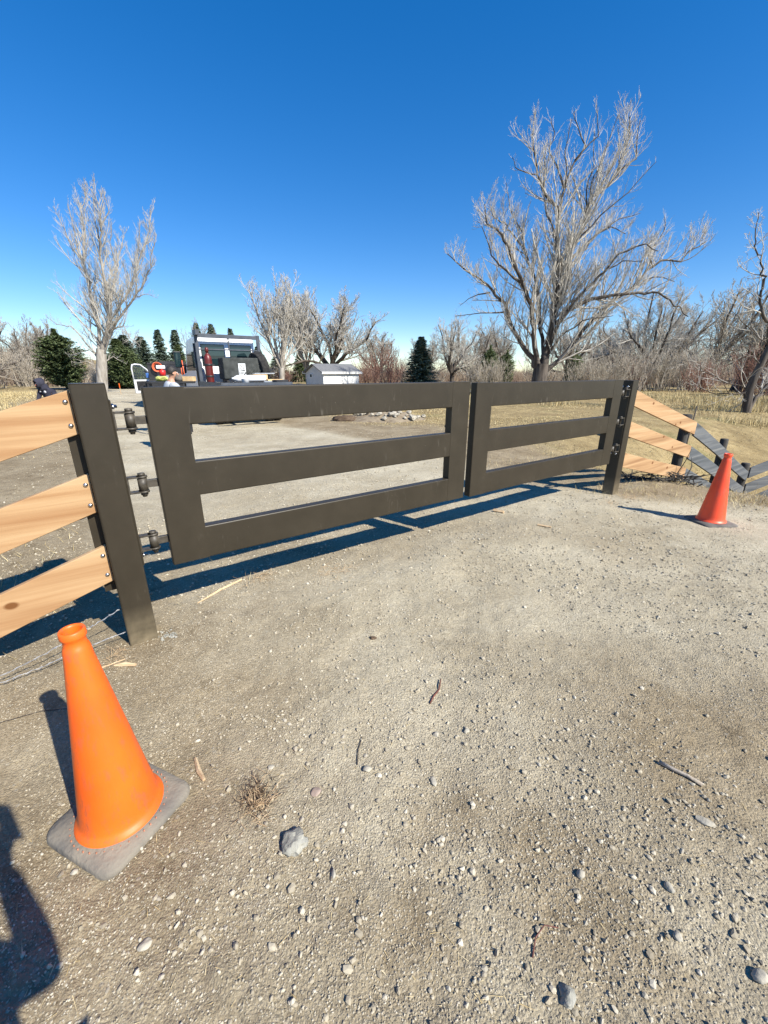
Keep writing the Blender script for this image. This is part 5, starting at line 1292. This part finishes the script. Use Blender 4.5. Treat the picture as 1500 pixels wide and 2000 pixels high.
# ------------------------------------------------------------------ small work table with gear next to the man
wt = empty('work_table', (-5.78, 11.4, gz(-5.78, 11.4)), R(20), 'dark portable work bench between the two trucks', 'bench')
MB().span((-.45, -.25, 1.33), (.68, .25, 1.38)).build('top', M_blk, wt, .006)
for x in (-.42, .42):
    for y in (-.22, .22): MB().span((x - .02, y - .02, 0), (x + .02, y + .02, 1.33)).build('leg', M_blk, wt)
q.location = Vector(wt.location) + Matrix.Rotation(R(20), 3, 'Z') @ Vector((-.10, -.1, 1.44)); tag(q, 'yellow green safety vest bundled on the work bench', 'vest')
q = MB().span((-.14, -.1, 0), (.14, .1, .12)).build('wooden_box', M_ply, None, .006); q.location = Vector(wt.location) + Matrix.Rotation(R(20), 3, 'Z') @ Vector((.56, -.1, 1.38)); tag(q, 'small tan wooden box at the right end of the work bench', 'box')
q = MB().lathe([(.02, 0), (.10, 0), (.13, .07), (.12, .15), (.05, .20), (0, .21)], 18).build('welding_hood', M_rubB); q.location = Vector(wt.location) + Matrix.Rotation(R(20), 3, 'Z') @ Vector((.30, -.05, 1.38)); tag(q, 'grey rounded helmet on the work bench right of the man', 'helmet')

# ------------------------------------------------------------------ people
def skin_obj(name, pts, edges, m, parent, sub=2):
    me = bpy.data.meshes.new(name); keys = list(pts)
    me.from_pydata([pts[k][0] for k in keys], [(keys.index(a), keys.index(b)) for a, b in edges], [])
    o = bpy.data.objects.new(name, me); link(o, parent)
    o.modifiers.new('skin', 'SKIN').use_smooth_shade = True
    for i, k in enumerate(keys):
        r = pts[k][1]; me.skin_vertices[0].data[i].radius = r if hasattr(r, '__len__') else (r, r)
        me.skin_vertices[0].data[i].use_root = i == 0
    ss = o.modifiers.new('sub', 'SUBSURF'); ss.levels = sub; ss.render_levels = sub
    me.materials.append(m)
    return o
M_skin = mat('skin', (.48, .26, .17), (.56, .31, .21), 12, .55); M_skinr = mat('ruddy_skin', (.42, .16, .11), (.50, .22, .15), 12, .6)
M_hair = mat('black_hair', (.012, .010, .009), (.035, .03, .026), 40, .6, .8, 90, stretch=(1, 1, .2))
M_tee = mat('pale_grey_tshirt', (.32, .35, .40), (.42, .45, .49), 6, .9, .4, 14)
M_hood = mat('navy_black_hoodie', (.018, .018, .032), (.036, .036, .055), 7, .95, .6, 16)
M_jean = mat('dark_jeans', (.03, .04, .07), (.06, .07, .10), 9, .9, .4, 30); M_boot = mat('brown_boots', (.08, .05, .03), (.13, .09, .05), 9, .8)
M_eye = mat('eye_white', (.7, .7, .68)); M_lip = mat('lip', (.33, .11, .09))
def hand(parent, wrist, dirv, m, curl=.5, side=1, palm_n=Vector((0, 0, -1))):
    d = Vector(dirv).normalized(); n = (palm_n - d * palm_n.dot(d)).normalized(); s_ = d.cross(n).normalized() * side; w_ = Vector(wrist); a = MB()
    a.tube([w_ - d * .01, w_ + d * .03, w_ + d * .07, w_ + d * .095], [.026, .034, .037, .030], 10)
    for k, (off, L_) in enumerate(((-.028, .068), (-.009, .078), (.010, .073), (.028, .056))):
        b = w_ + d * .085 + s_ * off; e1 = b + (d * math.cos(curl * .6) + n * math.sin(curl * .6)) * L_ * .45
        e2 = e1 + (d * math.cos(curl * 1.5) + n * math.sin(curl * 1.5)) * L_ * .32; e3 = e2 + (d * math.cos(curl * 2.3) + n * math.sin(curl * 2.3)) * L_ * .25
        a.tube([b, e1, e2, e3], [.0095, .009, .008, .006], 7)
    b = w_ + d * .025 - s_ * .030; e = b + (d * .6 - s_ * .8).normalized() * .035; f_ = e + (d * .9 + n * .4).normalized() * .028
    a.tube([b, e, f_], [.012, .010, .008], 7); return a.build('hand', m, parent)
def person(loc, rz, J, label, m_top, m_skin, m_leg, hair=None, hood=False, sleeves='long', tr_=1.0):
    root = empty('person', loc, rz, label, 'person')
    P = {'pelvis': (J['pelvis'], (.15 * tr_, .11 * tr_)), 'belly': (J['belly'], (.145 * tr_, .105 * tr_)), 'chest': (J['chest'], (.165 * tr_, .115 * tr_)), 'neckb': (J['neckb'], .075), 'neck': (J['neck'], .055), 'head0': (J['head0'], (.068, .078)), 'head1': (J['head1'], (.080, .098)), 'head2': (J['head2'], (.062, .078)),
         'shl': (J['shl'], .062), 'ell': (J['ell'], .045), 'wrl': (J['wrl'], .028), 'shr': (J['shr'], .062), 'elr': (J['elr'], .045), 'wrr': (J['wrr'], .028),
         'hil': (J['hil'], .092), 'knl': (J['knl'], .062), 'anl': (J['anl'], .042), 'tol': (J['tol'], .035), 'hir': (J['hir'], .092), 'knr': (J['knr'], .062), 'anr': (J['anr'], .042), 'tor': (J['tor'], .035)}
    E = [('pelvis', 'belly'), ('belly', 'chest'), ('chest', 'neckb'), ('neckb', 'neck'), ('neck', 'head0'), ('head0', 'head1'), ('head1', 'head2'), ('chest', 'shl'), ('shl', 'ell'), ('ell', 'wrl'), ('chest', 'shr'), ('shr', 'elr'), ('elr', 'wrr'),
         ('pelvis', 'hil'), ('hil', 'knl'), ('knl', 'anl'), ('anl', 'tol'), ('pelvis', 'hir'), ('hir', 'knr'), ('knr', 'anr'), ('anr', 'tor')]
    skin_obj('body', {k: (v[0], tuple(x * .9 for x in (v[1] if hasattr(v[1], '__len__') else (v[1], v[1])))) if not k.startswith(('head', 'wr')) else v for k, v in P.items()}, E, m_skin, root)
    def sub(keys, f, name, m, shorten=None):
        S = {}
        for k in keys:
            r = P[k][1]; r = r if hasattr(r, '__len__') else (r, r); S[k] = (P[k][0], tuple(x * f for x in r))
        if shorten:
            for k, par, t in shorten: S[k] = (tuple(Vector(P[par][0]).lerp(Vector(P[k][0]), t)), S[k][1])
        skin_obj(name, S, [e for e in E if e[0] in keys and e[1] in keys], m, root)
    if sleeves == 'long': sub(['pelvis', 'belly', 'chest', 'neckb', 'shl', 'ell', 'wrl', 'shr', 'elr', 'wrr'], 1.16, 'jacket', m_top, [('wrl', 'ell', .96), ('wrr', 'elr', .96)])
    else: sub(['pelvis', 'belly', 'chest', 'neckb', 'shl', 'ell', 'shr', 'elr'], 1.1, 'shirt', m_top, [('ell', 'shl', .7), ('elr', 'shr', .7)])
    sub(['pelvis', 'hil', 'knl', 'anl', 'hir', 'knr', 'anr'], 1.14, 'trousers', m_leg)
    for s_ in 'lr':
        a = Vector(J['an' + s_]); t = Vector(J['to' + s_]); MB().tube([a + (a - t) * .25 - Vector((0, 0, .02)), a, t, t + (t - a) * .25], [.035, .052, .048, .02], 10).build('boot', M_boot, root)
    for s_, sg in (('l', -1), ('r', 1)):
        wv = Vector(J['wr' + s_]); ev = Vector(J['el' + s_]); hand(root, wv, wv - ev, m_skin, .5, sg, Vector((-sg, 0, -.2)))
    # face details: forward axis from J['face']
    h = Vector(J['head1']); f = Vector(J['face']).normalized(); up = (Vector(J['head2']) - Vector(J['head0'])).normalized(); rt = f.cross(up).normalized()
    MB().tube([h + f * .075 + up * .02, h + f * .108 - up * .02, h + f * .085 - up * .03], [.008, .014, .010], 6).build('nose', m_skin, root)
    MB().tube([h + f * .082 - up * .055 - rt * .022, h + f * .092 - up * .055, h + f * .082 - up * .055 + rt * .022], [.004, .007, .004], 6).build('mouth', M_lip, root)
    for sg in (-1, 1):
        MB().ico(h + f * .078 + rt * sg * .030 + up * .02, .010, 1, 0, 2).build('eye', M_eye, root)
        MB().ico(h + rt * sg * .083 - up * .005, (.012, .018, .028), 2, .1, 2).build('ear', m_skin, root)
    if hair:
        a = MB(); bm = bmesh.new(); bmesh.ops.create_icosphere(bm, subdivisions=3, radius=1); g = random.Random(2); vs = []
        Mh = Matrix((rt, f, up)).transposed()
        for v in bm.verts:
            p = v.co; k = 1 + g.uniform(-.04, .04); q = Vector((p.x * .094 * k, p.y * .112 * k, p.z * .118 * k))
            if q.y > .035 and q.z < .03: q.y = .035; q.x *= .8
            if q.z < -.06: q.z = -.06
            vs.append(h + Mh @ (q + Vector((0, -.012, .018))))
        a.add(vs, [tuple(v.index for v in fc.verts) for fc in bm.faces], True); bm.free(); a.build('hair', hair, root)
    if hood:
        a = MB(); Mh = Matrix((rt, f, up)).transposed(); n = 26; rows = []
        # hood: a shell round the head, open at the face with a peak
        prof = [(-.95, .02), (-.85, .066), (-.55, .098), (-.2, .110), (.2, .112), (.5, .108), (.7, .100), (.85, .090)]
        for (y, r) in prof:
            for k in range(n):
                an = 2 * PI * k / n; zz = math.sin(an) * r * 1.18; xx = math.cos(an) * r
                yy = y * .125 + (.02 if math.sin(an) > .5 else 0) * max(0, y)
                rows.append(h + Mh @ Vector((xx, yy - .01, zz + .012)))
        fs = [(i * n + k, i * n + (k + 1) % n, (i + 1) * n + (k + 1) % n, (i + 1) * n + k) for i in range(len(prof) - 1) for k in range(n)]; fs.append(tuple(range(n)))
        a.add(rows, fs, True); o = a.build('hood', m_top, root); sd_ = o.modifiers.new('so', 'SOLIDIFY'); sd_.thickness = .012
        nb = Vector(J['neckb']); MB().tube([nb - Vector((0, 0, .06)), nb + Vector((0, 0, .02)), h - up * .11], [.15, .12, .095], 16, True).build('collar', m_top, root)
    return root
# man in pale T-shirt at the truck, seen from behind, leaning right (local +y = away from camera)
J = dict(pelvis=(0, 0, .92), belly=(.03, .02, 1.06), chest=(.07, .05, 1.28), neckb=(.10, .07, 1.44), neck=(.115, .085, 1.50), head0=(.125, .10, 1.545), head1=(.135, .115, 1.60), head2=(.135, .11, 1.665),
         shl=(-.11, .05, 1.375), ell=(-.18, .16, 1.13), wrl=(-.05, .36, 1.06), shr=(.28, .09, 1.365), elr=(.36, .25, 1.14), wrr=(.24, .44, 1.10),
         hil=(-.09, 0, .86), knl=(-.10, .03, .48), anl=(-.11, -.02, .09), tol=(-.12, .12, .04), hir=(.09, 0, .86), knr=(.10, .04, .48), anr=(.10, 0, .09), tor=(.12, .14, .04), face=(.1, .98, -.2))
person((-4.50, 8.85, gz(-4.5, 8.85)), R(-50), J, 'dark haired man in a pale grey T-shirt standing by the truck, back turned', M_tee, M_skin, M_jean, hair=M_hair, sleeves='short')
# man in dark hooded jacket stooping at the left
J = dict(pelvis=(.10, .0, .80), belly=(.085, .03, .92), chest=(.05, .06, 1.07), neckb=(.0, .09, 1.19), neck=(-.02, .105, 1.22), head0=(-.04, .12, 1.255), head1=(-.055, .14, 1.305), head2=(-.045, .13, 1.365),
         shl=(-.12, .09, 1.11), ell=(-.17, .17, .88), wrl=(-.13, .32, .72), shr=(.21, .04, 1.08), elr=(.26, .12, .85), wrr=(.16, .27, .72),
         hil=(.0, 0, .76), knl=(-.02, .10, .43), anl=(-.03, -.02, .09), tol=(-.06, .12, .04), hir=(.19, 0, .76), knr=(.20, .08, .43), anr=(.23, -.04, .09), tor=(.22, .10, .04), face=(-.5, .85, -.3))
pm = person((-9.5, 12.0, gz(-9.5, 12)), R(178), {k: ((-v[0], v[1], v[2]) if True else v) for k, v in J.items()}, 'person in a dark hooded jacket stooping in the grass left of the near gate post', M_hood, M_skinr, M_jean, hood=True)
M_emb = mat('pale_emblem', (.55, .55, .58))
e_ = MB().lathe([(0, .004), (.036, .004), (.036, 0)], 20, Matrix.Translation((-.10, .205, 1.08)) @ Matrix.Rotation(-PI / 2, 4, 'X')).build('chest_emblem', M_emb, pm)
MB().box((.02, .215, 1.095), (.035, .006, .03)).build('chest_tag', M_emb, pm)
# photographer, standing behind the camera (its shadow falls at the lower left of the picture)
J = dict(pelvis=(-.12, -.27, .92), belly=(-.11, -.25, 1.05), chest=(-.09, -.27, 1.25), neckb=(-.04, -.28, 1.41), neck=(-.04, -.27, 1.47), head0=(-.03, -.26, 1.54), head1=(-.03, -.26, 1.60), head2=(-.03, -.27, 1.665),
         shl=(-.27, -.27, 1.34), ell=(-.30, -.15, 1.10), wrl=(-.07, -.115, 1.47), shr=(.06, -.25, 1.34), elr=(.105, -.135, 1.14), wrr=(.055, -.115, 1.49),
         hil=(-.17, -.28, .86), knl=(-.18, -.26, .48), anl=(-.19, -.32, .09), tol=(-.20, -.17, .04), hir=(.01, -.28, .86), knr=(.03, -.25, .48), anr=(.03, -.31, .09), tor=(.05, -.17, .04), face=(0, 1, -.1))
person((0, 0, gz(0, -.3)), 0, J, 'photographer in dark clothes holding up a phone, standing in front of the gate', M_hood, M_skin, M_jean, hair=M_hair, tr_=1.15)
ph = MB().span((-.037, -.018, 1.47), (.037, -.010, 1.645)).build('phone', M_blk, None, .003); tag(ph, 'black phone held up in front of the gate', 'phone')
